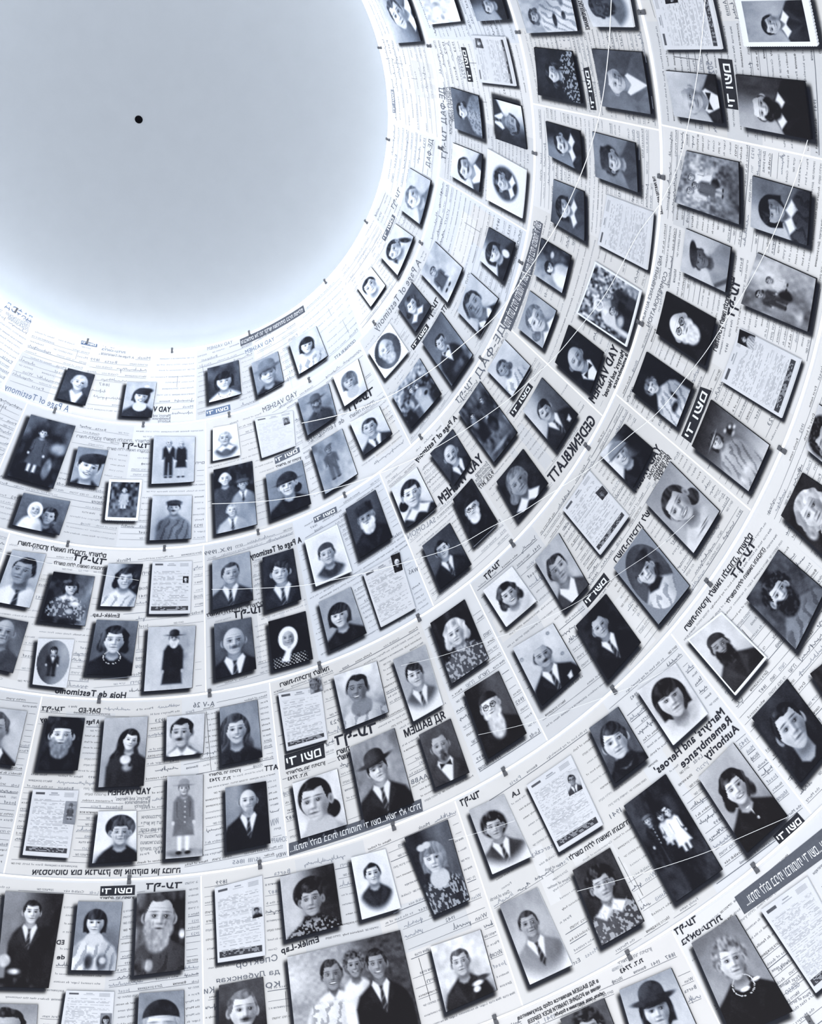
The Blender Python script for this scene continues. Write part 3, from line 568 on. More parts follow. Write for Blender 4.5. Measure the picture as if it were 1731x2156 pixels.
Y|890,710,1300,1210,1030,1545,640,1055|old woman in a white blouse inside a thin oval line|bg=.25,.3 h=.48,.38,.18 sk=.85 hr=bun,.15 ht=beret,.15 cl=folds,.85 fl=old+dcoll oval=.52
Y|1130,130,1560,560,1335,925,920,490|woman with a braided crown looking down over her shoulder|bg=.55,.75 h=.48,.42,.25 f=-.4 t=-10 sk=.8 hr=bun,.2 cl=dress,.82 fl=sm ex=.4,.9,.0,.0,.1|ex=.5,.93,.2,.012,.15,.01;.62,.9,.12,.012,.15,.01
_|1407,613,1510,671,1486,769,1385,701|white-bearded elder with wire spectacles against black|bg=.08,.08 h=.45,.4,.24 f=.1 sk=.93 hr=bald,.7 bd=full,.85 cl=jacket,.08 fl=g+old
X|190,255,600,540,455,920,60,605|young woman in a loose pale coat leaning forward|bg=.08,.08 h=.4,.32,.13 f=-.3 t=-12 sk=.86 hr=curly,.3 cl=folds,.82 ex=.5,.5,.0,.0,.1|ex=.55,.75,.05,.16,.12,.03;.35,.85,.14,.1,.1,.05
X|760,680,1280,1080,1095,1490,590,1090|bride with a headband holding a bunch of flowers|bg=.1,.8 h=.38,.3,.11 f=.3 t=-6 sk=.84 hr=bob,.12 ht=band,.9 cl=folds,.7 ex=.7,.6,.0,.0,.1|ex=.75,.42,.14,.1,.12,.04;.68,.36,.04,.03,.85;.8,.4,.04,.03,.88;.74,.48,.05,.03,.85;.86,.46,.04,.03,.8;.25,.88,.25,.12,.85,.08
V|340,-20,885,100,890,745,220,515|three children standing in a sloping grass yard|bg=.6,.35 leaf=.35 mot=.35 h=.3,.2,.058 sk=.8 hr=short,.3 cl=jacket,.85 full=.55|h=.55,.18,.058 sk=.8 hr=short,.3 cl=dress,.88 full=.9 ex=.55,.6,.1,.14,.12,.03|h=.42,.27,.055 sk=.7 hr=short,.2 cl=coat,.35 full=1.0
V|1030,240,1630,410,1595,965,1010,770|woman with a sleek black bob glancing sideways|bg=.62,.7 bgx=.74,.4 h=.44,.36,.2 f=.25 t=-10 sk=.66 hr=bob,.07 cl=folds,.22 fl=coll
V|335,790,805,985,745,1450,280,1230|young soldier in a forage cap with a shoulder strap|bg=.75,.8 h=.46,.36,.19 t=4 sk=.45 hr=crop,.1 ht=beret,.12 cl=jacket,.6 fl=strap
V|1080,1040,1690,1310,1600,1860,910,1570|woman bending over a small child in a yard|bg=.35,.7 mot=.4 bgx=.4,.7 h=.3,.22,.06 sk=.7 hr=bun,.08 cl=jacket,.2 full=.8|h=.62,.3,.055 sk=.7 hr=short,.1 cl=coat,.8 full=.6|ex=.45,.6,.14,.18,.07,.04;.2,.85,.15,.1,.7,.06
S|850,-40,1600,-60,1705,460,945,465|handsome man with oiled hair and wide white collar|wb=.08 bg=.55,.75 h=.42,.42,.2 f=-.15 t=-6 sk=.74 hr=short,.1 cl=jacket,.16 fl=coll
S|125,725,635,770,715,1275,215,1195|white-haired man with drooping moustache and bow tie|bg=.78,.65 h=.42,.42,.24 f=-.35 sk=.76 hr=reced,.7 bd=must,.6 cl=jacket,.1 fl=sh+bow
S|855,765,1565,835,1640,1440,905,1300|high-browed man with a big black beard|bg=.6,.3 bgx=.68,.2 h=.42,.34,.2 sk=.84 hr=reced,.2 bd=full,.07 cl=jacket,.07 fl=coll
_|1278,1251,1351,1353,1282,1431,1215,1318|portly grey man emerging from a black background|bg=.12,.15 mot=.15 h=.47,.3,.17 f=.2 sk=.72 hr=reced,.4 cl=jacket,.07 fl=sh+tie
_|980,1263,1031,1387,954,1440,908,1313|fair-haired woman in a lacy print dress|bg=.12,.1 mot=.2 h=.5,.35,.19 f=-.3 sk=.86 hr=wavy,.72 cl=pattern,.3
N|115,435,380,310,530,800,285,940|boy with a straight fringe, school jacket and tie|bg=.62,.7 h=.48,.36,.22 f=.1 sk=.84 hr=side,.12 cl=jacket,.35 fl=sh+tie fade=.75,.6,.3
N|1110,335,1445,130,1670,520,1350,810|moustached man in dark suit on a card with brass eyelets|bg=.82,.72 h=.48,.36,.17 f=.2 sk=.68 hr=reced,.14 bd=must,.15 cl=jacket,.07 fl=sh+tie+hank ex=.5,.5,.0,.0,.1|ex=.06,.24,.035,.035,.12;.06,.24,.02,.02,.9;.8,.1,.035,.035,.12;.8,.1,.02,.02,.9;.86,.55,.035,.035,.12;.86,.55,.02,.02,.9
N|705,700,990,525,1220,1040,905,1250|elder in a black cap with round glasses and long beard|bg=.15,.1 bgx=.1,.3 h=.48,.36,.2 f=-.2 sk=.92 hr=short,.6 ht=skull,.1 bd=long,.8 cl=jacket,.08 fl=g
N|330,1055,590,920,745,1365,470,1490|balding man with a trimmed beard and square bow tie|bg=.3,.22 h=.48,.34,.22 f=.1 sk=.7 hr=reced,.2 bd=goat,.3 cl=jacket,.18 fl=sh+bow
O|210,490,565,340,750,1000,460,1130|little girl with a hair ribbon and embroidered frock|bg=.22,.2 bgx=.15,.35 h=.45,.36,.2 f=-.1 t=4 sk=.86 hr=bob,.45 ht=ribbon,.8 cl=pattern,.2 fl=low sw=.85
O|745,265,1030,130,1265,640,940,790|dark-browed young man with bushy hair and knitted tie|bg=.7,.85 h=.46,.37,.2 f=.05 t=4 sk=.76 hr=curly,.07 cl=jacket,.25 fl=sh+tie fade=.8,.6,.35
_|1054,1906,1133,1869,1207,2031,1118,2073|lean man with swept-back hair, suit and dark tie|bg=.6,.85 h=.48,.34,.19 f=.15 t=4 sk=.68 hr=short,.16 cl=jacket,.55 fl=sh+tie+old fade=.8,.7,.3
Z|260,1045,510,860,770,1300,485,1520|solemn small boy in a striped sailor collar|bg=.35,.3 h=.48,.42,.3 f=.0 t=2 sk=.88 hr=side,.2 cl=jacket,.1 fl=dcoll
Z|680,720,1010,480,1290,915,990,1190|woman with a thick black bob on a white mount|bg=.82,.85 h=.5,.4,.25 f=.15 sk=.84 hr=bob,.09 cl=dress,.8 fade=.62,.62,.4
_|1450,1346,1522,1288,1618,1384,1551,1464|man with a skullcap and a broad black beard|wb=.03 bg=.82,.82 h=.45,.36,.2 f=.1 t=4 sk=.62 hr=short,.15 ht=skull,.12 bd=round,.1 cl=jacket,.16
a|1265,405,1780,850,1460,1500,915,945|man with a thick black beard and striped shirt|bg=.25,.35 mot=.25 h=.47,.36,.18 f=.35 sk=.84 hr=curly,.1 bd=round,.1 cl=folds,.5
_|1693,995,1790,1060,1745,1175,1648,1085|fair wavy-haired woman in black with bead necklace|bg=.15,.12 h=.5,.42,.24 sk=.85 hr=wavy,.72 cl=jacket,.08 fl=neckl
_|1728,850,1800,900,1770,1000,1700,943|dark-haired head cut by the right edge|bg=.8,.75 h=.45,.4,.25 sk=.7 hr=curly,.1 cl=jacket,.2
b|780,525,1125,140,1590,760,1255,1160|hollow-cheeked young man with deep-set eyes|bg=.18,.12 h=.5,.42,.27 f=.25 sk=.8 hr=short,.08 cl=jacket,.07
_|1709,1418,1762,1376,1810,1440,1755,1490|dark portrait clipped by the right edge|bg=.15,.1 h=.5,.42,.22 sk=.7 hr=short,.1 cl=jacket,.1
c|115,960,435,765,735,1400,370,1610|broad-faced woman in a pointed collar and flowered blouse|bg=.2,.15 h=.5,.34,.22 f=.2 t=2 sk=.78 hr=curly,.1 cl=pattern,.3 fl=coll
c|560,400,920,125,1415,950,1010,1230|uniformed boy standing with two little girls in white|bg=.16,.14 mot=.2 h=.27,.25,.062 sk=.8 hr=short,.1 ht=cap,.35 cl=jacket,.12 full=1.0 fl=butt|h=.52,.29,.058 sk=.8 hr=bob,.12 cl=dress,.85 full=.7|h=.68,.3,.06 sk=.82 hr=short,.12 ht=ribbon,.9 cl=dress,.93 full=.92 leg=.85
b|250,1110,595,770,1125,1490,730,1850|beaming woman with rolled hair and corded neck tassel|bg=.7,.6 h=.5,.37,.2 f=.15 t=2 sk=.88 hr=wavy,.07 cl=jacket,.07 fl=sm ex=.5,.7,.0,.0,.1|ex=.53,.7,.012,.07,.85,.01;.56,.8,.03,.035,.85,.01;.5,.64,.05,.015,.85,.01
d|685,560,1040,330,1500,1110,1020,1320|matron with marcelled grey hair and a white butterfly brooch|bg=.45,.7 h=.52,.33,.2 f=.3 t=6 sk=.86 hr=curly,.5 cl=jacket,.07 fl=neckl ex=.6,.6,.0,.0,.1|ex=.52,.64,.1,.04,.93,.01;.75,.6,.09,.035,.93,.01
d|100,940,520,760,760,1300,260,1480|boy in a round-brimmed felt hat and dark coat|bg=.6,.9 h=.5,.45,.18 f=.05 t=2 sk=.84 hr=bob,.12 ht=fedora,.14 cl=jacket,.12 fl=sh
P|375,325,740,200,860,640,490,800|boy in a folded sweater holding a toy boat|bg=.85,.75 mot=.3 h=.48,.36,.15 f=-.1 sk=.8 hr=short,.28 cl=jacket,.12 sw=.95 ex=.5,.5,.0,.0,.1|ex=.8,.72,.16,.05,.1,.02;.7,.78,.12,.05,.9,.02;.66,.86,.08,.06,.82,.02
P|1320,850,1640,700,1760,1010,1440,1120|curly dark head at the bottom edge|bg=.3,.3 h=.5,.5,.2 sk=.7 hr=curly,.08 cl=jacket,.2
'''
# tile | corners | attached photo corners (tile units, or -) | band 0/1 | description | attached tones
PAGES = '''
C|1240,170,1560,165,1545,585,1210,590|1487,290,1533,290,1531,345,1485,343|1|white form with tiny portrait at its right edge and grey band|bg=.1,.1 h=.5,.4,.25 sk=.9 hr=short,.1 cl=jacket,.2
D|270,780,640,790,560,1335,185,1310|535,877,630,880,608,1068,508,1060|1|tall form with a small standing child photo clipped on|bg=.55,.5 h=.5,.22,.13 sk=.6 hr=short,.3 ht=bowler,.3 cl=coat,.3 full=.62
E|540,1100,930,1110,900,1520,480,1500|820,1285,912,1285,905,1420,810,1420|0|form with a dark-haired woman's photo at the lower edge|bg=.5,.4 h=.5,.4,.22 sk=.7 hr=bob,.1 cl=jacket,.2
F|530,935,840,870,860,1150,588,1250|757,930,808,918,820,975,770,992|0|very pale form with a tiny suited man's photo|bg=.6,.5 h=.5,.4,.22 sk=.7 hr=short,.1 cl=jacket,.2
_|766,1208,842,1165,877,1280,804,1321|825,1172,844,1164,851,1201,834,1208|0|handwritten form with a black portrait tab at top right|bg=.1,.1 h=.5,.45,.2 sk=.9 hr=short,.9 cl=jacket,.1
H|720,850,1065,790,1120,1220,790,1315|970,740,1065,720,1085,830,985,860|1|form with a portrait glued above its top edge|bg=.6,.6 h=.5,.42,.3 f=-.6 sk=.45 hr=curly,.3 cl=jacket,.45
J|205,270,590,170,615,815,230,875|505,430,585,425,595,500,513,520|1|crisp white form with black caption band and small lady's photo|bg=.7,.6 h=.5,.3,.15 sk=.6 hr=big,.1 cl=jacket,.1
_|1016,76,1066,76,1090,180,1015,171|1004,78,1016,79,1023,100,1007,98|1|form lying sideways beside a black logo plate|bg=.4,.3 h=.5,.4,.22 sk=.9 hr=short,.1 cl=jacket,.2
U|1030,455,1520,640,1455,1260,925,985|-|0|creased certificate without a photo, crossed by a thin wire|-
Y|430,210,770,600,520,940,195,545|545,340,595,405,545,470,483,405|1|tilted form with a murky dark portrait and grey band|bg=.25,.2 h=.45,.5,.2 sk=.5 hr=short,.1 cl=jacket,.1
X|1020,45,1560,320,1385,840,850,510|1020,50,1160,110,1140,240,1000,170|1|large cream form with photo of a leaning woman in the corner|bg=.1,.1 h=.42,.35,.14 sk=.8 hr=curly,.3 cl=folds,.8
S|-30,-100,580,-120,715,500,110,505|120,-40,255,-45,262,12,132,28|1|yellowish form at the upper edge crossed by a wire|bg=.15,.15 h=.45,.5,.2 sk=.7 hr=short,.1 cl=jacket,.1
_|1111,1654,1204,1590,1272,1736,1179,1794|1186,1631,1217,1618,1230,1661,1202,1677|1|form with oval portrait of a bespectacled man and black band|bg=.8,.75 h=.5,.38,.2 sk=.6 hr=short,.15 cl=jacket,.2 fl=g+sh+tie
d|1245,290,1620,20,1990,700,1690,960|-|1|large handwritten form at the right edge with black footer|-
'''
# ---------------------------------------------------------------- setting: cone of printed film
wall = bpy.data.objects.new('wall_cone', None); S.collection.objects.link(wall); tag(wall, kind='structure')
SEAMS = {0: [((413, 733), (411, 892)), ((80.6, 674), (10, 808)), ((730, 612), (766, 712)), ((822, 255), (932, 297))],
         1: [((762, 730), (866.5, 938.6)), ((928.7, 376), (1115.5, 490.4)), ((56, 852), (8, 964)), ((432.5, 889.5), (436, 1151))],
         2: [((429, 1157.6), (433.8, 1463.5)), ((801.6, 1001.6), (914.4, 1278.9)), ((1061, 680), (1272.4, 878.7)), ((1126, 219), (1394.3, 275)), ((17, 1133), (-75, 1440))],
         3: [((87, 1472.7), (9, 1834)), ((567.7, 1440), (608, 1804)), ((989.5, 1229), (1154.6, 1562)), ((1299, 831.6), (1588, 1080)), ((1396, 263.6), (1731, 334.6))],
         4: [((423.4, 1842), (429, 2156)), ((957.6, 1685.8), (1100, 2115)), ((1414, 1335.8), (1715.4, 1722))],
         5: [((1418, 1965), (1515.8, 2155))], 6: []}
def th_px(p):
    return float(polar(px([p]))[1][0])
TH_SEAM = {}
for k in range(len(ZK) - 1):
    L = []
    for u, l in SEAMS[k]:
        a, b = th_px(u), th_px(l)
        ra, rb = polar(px([u]))[0][0], polar(px([l]))[0][0]
        s = (b - a) / (rb - ra)
        L.append((a + s * (rho_z(ZK[k]) - ra), a + s * (rho_z(ZK[k + 1]) - ra)))
    L.sort()
    step = {0: .68, 1: .64, 2: .62, 3: .5, 4: .5, 5: .46, 6: .45}[k]
    if not L: L = [(-1.2, -1.2)]
    lo, hi = L[0], L[-1]
    span = 2 * math.pi - (hi[0] - lo[0]); n = max(1, round(span / step))
    full = list(L)
    for j in range(1, n):
        full.append((hi[0] + span * j / n, hi[1] + (lo[1] + 2 * math.pi - hi[1]) * j / n))
    full.append((lo[0] + 2 * math.pi, lo[1] + 2 * math.pi))
    TH_SEAM[k] = full
RNG = random.Random(11)
GAP = 0.0024
PANELS = []
for k in range(len(ZK) - 1):
    r0, r1 = rho_z(ZK[k]) + .006, rho_z(ZK[k + 1]) - .006
    for j in range(len(TH_SEAM[k]) - 1):
        (a0, a1), (b0, b1) = TH_SEAM[k][j], TH_SEAM[k][j + 1]
        g0, g1 = GAP / (r0 * SN), GAP / (r1 * SN)
        n = 14
        B = Buf(); t = np.linspace(0, 1, n + 1)
        rows = []
        for rho, x, y in ((r0, a0 + g0, b0 - g0), (r1, a1 + g1, b1 - g1)):
            for h in (0.0, -0.004):
                rows.append(from_polar(np.full(n + 1, rho), x + (y - x) * t, h))
        V = np.concatenate(rows); q = n + 1; F = []
        for i in range(n):
            F += [(i, i + 1, 2 * q + i + 1, 2 * q + i), (q + i, 3 * q + i, 3 * q + i + 1, q + i + 1),
                  (i, q + i, q + i + 1, i + 1), (2 * q + i, 2 * q + i + 1, 3 * q + i + 1, 3 * q + i)]
        F += [(0, 2 * q, 3 * q, q), (n, q + n, 3 * q + n, 2 * q + n)]
        o = new_obj('panel', V, F, M[('panel', 'panel_cool', 'panel')[(k + j) % 3]] if k < 4 else M[('panel', 'panel_warm')[(k + j) % 2]], wall)
        PANELS.append((k, a0, a1, b0, b1, o))
# ring rails behind the joints, and stiles behind the upright joints
def arc_rail(name, rho0, rho1, hh, parent=None, z=None):
    t = np.linspace(-math.pi, math.pi, 145)[:-1]; n = len(t)
    V = np.concatenate([from_polar(np.full(n, r), t, h) for r, h in ((rho0, hh[0]), (rho1, hh[0]), (rho1, hh[1]), (rho0, hh[1]))])
    F = []
    for i in range(n):
        j = (i + 1) % n
        for a, b in ((0, 1), (1, 2), (2, 3), (3, 0)): F.append((a * n + i, a * n + j, b * n + j, b * n + i))
    return new_obj(name, V, F, M['trim'], parent)
for k, z in enumerate(ZK):
    w = 0.007 if k > 2 else 0.0065
    o = arc_rail('trim_%d' % (k + 1), rho_z(z) - w, rho_z(z) + w * .6, (-0.012, 0.006)); tag(o, kind='structure')
for k, a0, a1, b0, b1, o in PANELS:
    r0, r1 = rho_z(ZK[k]) + .012, rho_z(ZK[k + 1]) - .014
    w = .0035
    V = []
    for h in (-.010, .0012):
        for rho, a in ((r0, a0), (r1, a1)):
            for s in (-1, 1): V.append(from_polar(np.array([rho]), np.array([a + s * w / (rho * SN)]), h)[0])
    new_obj('edge_strip', V, [(0, 1, 3, 2), (4, 6, 7, 5), (0, 4, 5, 1), (2, 3, 7, 6), (0, 2, 6, 4), (1, 5, 7, 3)], M['trim'], wall)

# ceiling above the open top of the cone, its round black opening and the cove lighting round the rim
def disc(name, r, z, t, m, n=96, hole=None, parent=None):
    a = np.linspace(0, 2 * math.pi, n, endpoint=False)
    V = [(r * math.cos(x), r * math.sin(x), z) for x in a] + [(r * math.cos(x), r * math.sin(x), z + t) for x in a]
    F = [tuple(range(n)), tuple(range(2 * n - 1, n - 1, -1))] + [(i, n + i, n + (i + 1) % n, (i + 1) % n) for i in range(n)]
    return new_obj(name, V, F, m, parent)
ZC = 8.38
ceil = disc('ceiling', 3.1, ZC, .1, M['ceiling']); tag(ceil, kind='structure')
def at_plane(p, z):
    d = np.array([(p[0] - 865.5) / F_PX, -(p[1] - 1078) / F_PX, -1]) @ ROT.T
    return CAM + d * ((z - CAM[2]) / d[2])
hc = at_plane((292.3, 251.5), ZC)
hr = abs(np.linalg.norm(at_plane((300.6, 251.5), ZC) - hc))
n = 40; V = []; F = []
for i in range(n):
    a = 2 * math.pi * i / n
    for rr, zz in ((hr, ZC - .002), (hr * 1.12, ZC - .002), (hr * 1.12, ZC - .0), (hr, ZC - .0)):
        V.append((rr * math.cos(a), rr * math.sin(a), zz - ZC))
V.append((0, 0, -.001)); 
for i in range(n):
    j = (i + 1) % n
    F.append((4 * i, 4 * n, 4 * j))
V = np.array(V) + hc
op = new_obj('round_opening', V, F, M['hole'], ceil)
n = 120; mseg = 8; V = []; F = []
for i in range(n):
    a = 2 * math.pi * i / n
    for j in range(mseg):
        b = 2 * math.pi * j / mseg
        rr = 2.02 + .03 * math.cos(b); V.append((rr * math.cos(a), rr * math.sin(a), 8.17 + .03 * math.sin(b)))
for i in range(n):
    for j in range(mseg):
        F.append((i * mseg + j, ((i + 1) % n) * mseg + j, ((i + 1) % n) * mseg + (j + 1) % mseg, i * mseg + (j + 1) % mseg))
tube = new_obj('cove_light', V, F, M['cove'], None, smooth=True)
tag(tube, 'white ring of cove lighting hidden above the rim of the cone, below the ceiling', 'lamp')

# ---------------------------------------------------------------- photographs and forms
BLOCK = []          # developed quads the small print keeps clear of
THINGS = []         # (centre pixel, short text) for naming what hangs beside what
def card(name, Q, h0, h1, m, origin, wavy=False):
    B = Buf(); nn = 12
    v, f = quad_box(Q, h0, h1, nn, nn); B.add(v, f)
    if wavy:     # deckled edge: small teeth all round
        for e in range(4):
            a, b = Q[e], Q[(e + 1) % 4]; L = np.linalg.norm(b - a); t = (b - a) / L; nr = np.array([t[1], -t[0]])
            if nr @ ((a + b) / 2 - Q.mean(0)) < 0: nr = -nr
            k = max(10, int(L / .012))
            for i in range(k):
                p, q = a + t * L * i / k, a + t * L * (i + 1) / k
                q4 = np.array([p, p * .75 + q * .25 + nr * .0035, p * .25 + q * .75 + nr * .0035, q]); v, f = quad_box(q4, h0, h1); B.add(v, f)
    return B.build(name, m, None, origin)
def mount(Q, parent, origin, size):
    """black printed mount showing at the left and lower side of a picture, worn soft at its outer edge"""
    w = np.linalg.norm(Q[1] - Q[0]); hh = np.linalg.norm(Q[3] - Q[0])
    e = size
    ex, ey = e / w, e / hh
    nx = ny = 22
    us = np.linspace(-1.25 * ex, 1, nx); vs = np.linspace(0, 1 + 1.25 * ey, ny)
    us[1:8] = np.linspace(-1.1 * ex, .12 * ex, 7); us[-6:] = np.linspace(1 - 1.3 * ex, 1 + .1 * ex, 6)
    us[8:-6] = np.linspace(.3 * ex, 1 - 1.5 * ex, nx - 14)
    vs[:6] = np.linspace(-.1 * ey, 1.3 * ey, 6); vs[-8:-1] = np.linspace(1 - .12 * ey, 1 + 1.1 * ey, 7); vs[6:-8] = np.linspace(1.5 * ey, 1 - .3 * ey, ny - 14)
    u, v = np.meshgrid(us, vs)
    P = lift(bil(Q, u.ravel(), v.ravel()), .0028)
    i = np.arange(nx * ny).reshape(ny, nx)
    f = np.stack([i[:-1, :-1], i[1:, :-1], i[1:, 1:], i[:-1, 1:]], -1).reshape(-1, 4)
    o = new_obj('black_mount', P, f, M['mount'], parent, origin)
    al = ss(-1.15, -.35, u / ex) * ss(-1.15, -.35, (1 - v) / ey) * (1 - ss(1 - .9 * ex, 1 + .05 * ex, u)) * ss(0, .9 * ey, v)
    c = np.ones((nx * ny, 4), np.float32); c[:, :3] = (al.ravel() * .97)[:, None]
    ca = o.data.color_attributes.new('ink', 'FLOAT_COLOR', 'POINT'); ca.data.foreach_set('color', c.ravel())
for idx, line in enumerate(x for x in PHOTOS.strip().splitlines() if x):
    t, pts, desc, spec = line.split('|', 3)
    P4 = orient(tp(t, [float(x) for x in pts.split(',')]))
    if spec.startswith('rot='):
        n_, spec = spec[4:].split(' ', 1); P4 = np.roll(P4, int(n_), axis=0)
    Q = px(P4); c2 = Q.mean(0); org = lift(c2[None], 0)[0]
    g = parse(spec)[0]; wb = g.get('wb', [0])[0]
    Wd = np.linalg.norm(Q[1] - Q[0]); Hd = np.linalg.norm(Q[3] - Q[0])
    white = 'wb' in g or g.get('fade')
    o = card('photograph', Q, .004, .0125, M['white_card'] if white else M['board'], org, wavy=(wb >= .06))
    o['label'] = 'photograph of ' + ('an ' if desc[0] in 'aeiou' else '') * 0 + desc
    o['category'] = 'photograph'; o['group'] = 'portrait photographs on the cone wall'
    wpx = (np.linalg.norm(P4[1] - P4[0]) + np.linalg.norm(P4[2] - P4[3])) / 2; hpx = (np.linalg.norm(P4[3] - P4[0]) + np.linalg.norm(P4[2] - P4[1])) / 2
    T, W, Hh = portrait(spec, wpx, Hd / Wd, idx * 17 + 3)
    QQ = Q if wb < .01 else c2 + (Q - c2) * (1 - 2 * wb)
    zq = APEX - np.linalg.norm(c2) * CS
    print_mesh('print', T, QQ, .0130, o, org, warm=float(np.clip((6.6 - zq) / 1.6, 0, 1)) * (.5 + .5 * (idx % 3 != 1)))
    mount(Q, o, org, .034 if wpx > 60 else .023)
    BLOCK.append(c2 + (Q - c2) * 1.02); THINGS.append((P4.mean(0), desc))
def page_tones(W, Hh, seed, band, faint):
    r = np.random.default_rng(seed); T = np.full((Hh, W), .88)
    T += (smooth_noise(Hh, W, 5, seed) - .5) * .03
    y0 = int(Hh * .16); 
    for y in range(y0, int(Hh * (.86 if band else .95)), 2):
        if r.random() < .18: continue
        row = (smooth_noise(1, W, max(8, W // 3), seed + y)[0]); x1 = int(W * (.93 if r.random() < .6 else r.uniform(.5, .93)))
        m = np.zeros(W); m[int(W * .07):x1] = 1
        T[y] -= (row > .42) * m * r.uniform(.06, .2) * faint
    T[int(Hh * .05):int(Hh * .085), int(W * .08):int(W * .28)] = .35
    T[int(Hh * .05):int(Hh * .065), int(W * .42):int(W * .56)] -= .3
    T[int(Hh * .08):int(Hh * .095), int(W * .38):int(W * .6)] -= .2
    T[int(Hh * .05):int(Hh * .11):2, int(W * .7):int(W * .92)] -= .25
    if band:
        a, b = int(Hh * .87), int(Hh * .945); T[a:b, int(W * .06):int(W * .94)] = .2 if band > 1 else .26
        for y in range(a + 1, b - 1, 2):
            row = smooth_noise(1, W, max(8, W // 3), seed + y * 3)[0]; m = np.zeros(W); m[int(W * .12):int(W * .88)] = 1
            T[y] += (row > .5) * m * .45
    T[:1] = T[-1:] = .8
    return np.clip(T, 0, 1)
for idx, line in enumerate(x for x in PAGES.strip().splitlines() if x):
    t, pts, ap, band, desc, spec = line.split('|', 5)
    P4 = orient(tp(t, [float(x) for x in pts.split(',')]))
    if 'sideways' in desc: P4 = tp('_', [float(x) for x in '994,172,1009,84,0,0,0,0'.split(',')]); P4 = tp('Q', [1220, 825, 1130, 350, 1470, 365, 1585, 865])
    Q = px(P4); c2 = Q.mean(0); org = lift(c2[None], 0)[0]
    o = card('testimony_form', Q, .004, .0125, M['white_card'], org)
    o['label'] = desc; o['category'] = 'document'; o['group'] = 'testimony forms on the cone wall'
    w = np.linalg.norm(P4[1] - P4[0]); h_ = np.linalg.norm(P4[3] - P4[0])
    W = int(w / 1.25); Hh = int(h_ / 1.25)
    print_mesh('form_print', page_tones(W, Hh, 900 + idx, int(band), .5 if P4[:, 1].mean() < 1000 and P4[:, 0].mean() < 900 else 1.5) * .96, Q, .0130, o, org, warm=.8)
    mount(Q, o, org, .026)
    if ap != '-':
        A4 = orient(tp(t, [float(x) for x in ap.split(',')]))
        QA = px(A4)
        wp = np.linalg.norm(A4[1] - A4[0]); hp = np.linalg.norm(A4[3] - A4[0])
        T, _, _ = portrait(spec, wp, np.linalg.norm(QA[3] - QA[0]) / np.linalg.norm(QA[1] - QA[0]), 500 + idx, cell=1.2)
        print_mesh('attached_photo', T, QA, .0142, o, org, warm=.8)
    BLOCK.append(c2 + (Q - c2) * 1.02); THINGS.append((P4.mean(0), desc))

# ---------------------------------------------------------------- lettering
GL = {}
def _arc(cx, cy, rx, ry, a0, a1, n=9):
    return [(cx + rx * math.cos(math.radians(a0 + (a1 - a0) * i / n)), cy + ry * math.sin(math.radians(a0 + (a1 - a0) * i / n))) for i in range(n + 1)]
STROKES = {'ד': [[(.04, .55), (.48, .55)], [(.38, .55), (.38, .04)]],
           'ף': [[(.05, .55), (.28, .55), (.42, .46), (.46, .3), (.46, -.22)], [(.1, .55), (.1, .32), (.22, .27)]],
           'ת': [[(.06, .55), (.4, .55), (.5, .48), (.54, .38), (.54, .04)], [(.16, .55), (.17, .12), (.06, .05)]],
           'Ф': [[(.4, -.02), (.4, .74)], _arc(.4, .37, .3, .23, 0, 360, 16)], 'ф': [[(.35, -.2), (.35, .72)], _arc(.35, .27, .25, .23, 0, 360, 14)],
           'Э': [_arc(.3, .34, .3, .32, 150, -150, 12), [(.2, .36), (.58, .36)]], 'э': [_arc(.22, .27, .25, .23, 150, -150, 10), [(.15, .28), (.45, .28)]],
           'Ә': [_arc(.35, .34, .3, .32, 150, -180, 14), [(.06, .34), (.64, .34)]],
           'Я': [[(.5, 0.04), (.5, .68), (.25, .68), (.12, .6), (.1, .48), (.2, .36), (.5, .34)], [(.3, .34), (.08, .04)]],
           'н': [[(.12, .04), (.12, .5)], [(.47, .04), (.47, .5)], [(.12, .28), (.47, .28)]],
           'ь': [[(.12, .5), (.12, .04), (.35, .04), (.45, .15), (.35, .28), (.12, .28)]],
           'ы': [[(.12, .5), (.12, .04), (.3, .04), (.4, .15), (.3, .28), (.12, .28)], [(.6, .04), (.6, .5)]]}
def glyph(ch, res):
    key = (ch, res)
    if key in GL: return GL[key]
    if ch in STROKES:
        V = []; F = []; W = .047
        for line in STROKES[ch]:
            for (xa, ya), (xb, yb) in zip(line[:-1], line[1:]):
                dx, dy = xb - xa, yb - ya; L = math.hypot(dx, dy); dx *= W / L; dy *= W / L
                n = len(V); V += [(xa - dx - dy, ya - dy + dx), (xb + dx - dy, yb + dy + dx), (xb + dx + dy, yb + dy - dx), (xa - dx + dy, ya - dy - dx)]; F.append((n, n + 1, n + 2, n + 3))
        V = np.array(V); GL[key] = (V, F, float(V[:, 0].max()) + .07); return GL[key]
    cu = bpy.data.curves.new('glyph', 'FONT'); cu.body = ch; cu.resolution_u = res; cu.size = 1.0
    ob = bpy.data.objects.new('glyph', cu); S.collection.objects.link(ob)
    me = bpy.data.meshes.new_from_object(ob)
    n = len(me.vertices); co = np.zeros(n * 3); me.vertices.foreach_get('co', co); co = co.reshape(-1, 3)[:, :2]
    fs = [tuple(p.vertices) for p in me.polygons]
    cu2 = cu; w = .3
    if n: w = float(co[:, 0].max()) + .07
    bpy.data.objects.remove(ob); bpy.data.curves.remove(cu); bpy.data.meshes.remove(me)
    GL[key] = (co, fs, w); return GL[key]
def heb(s):
    return any('\u0590' <= c <= '\u05ff' for c in s)
def visual(s):
    """right-to-left words are laid out in the order the eye meets them from the left"""
    return s[::-1] if heb(s) else s
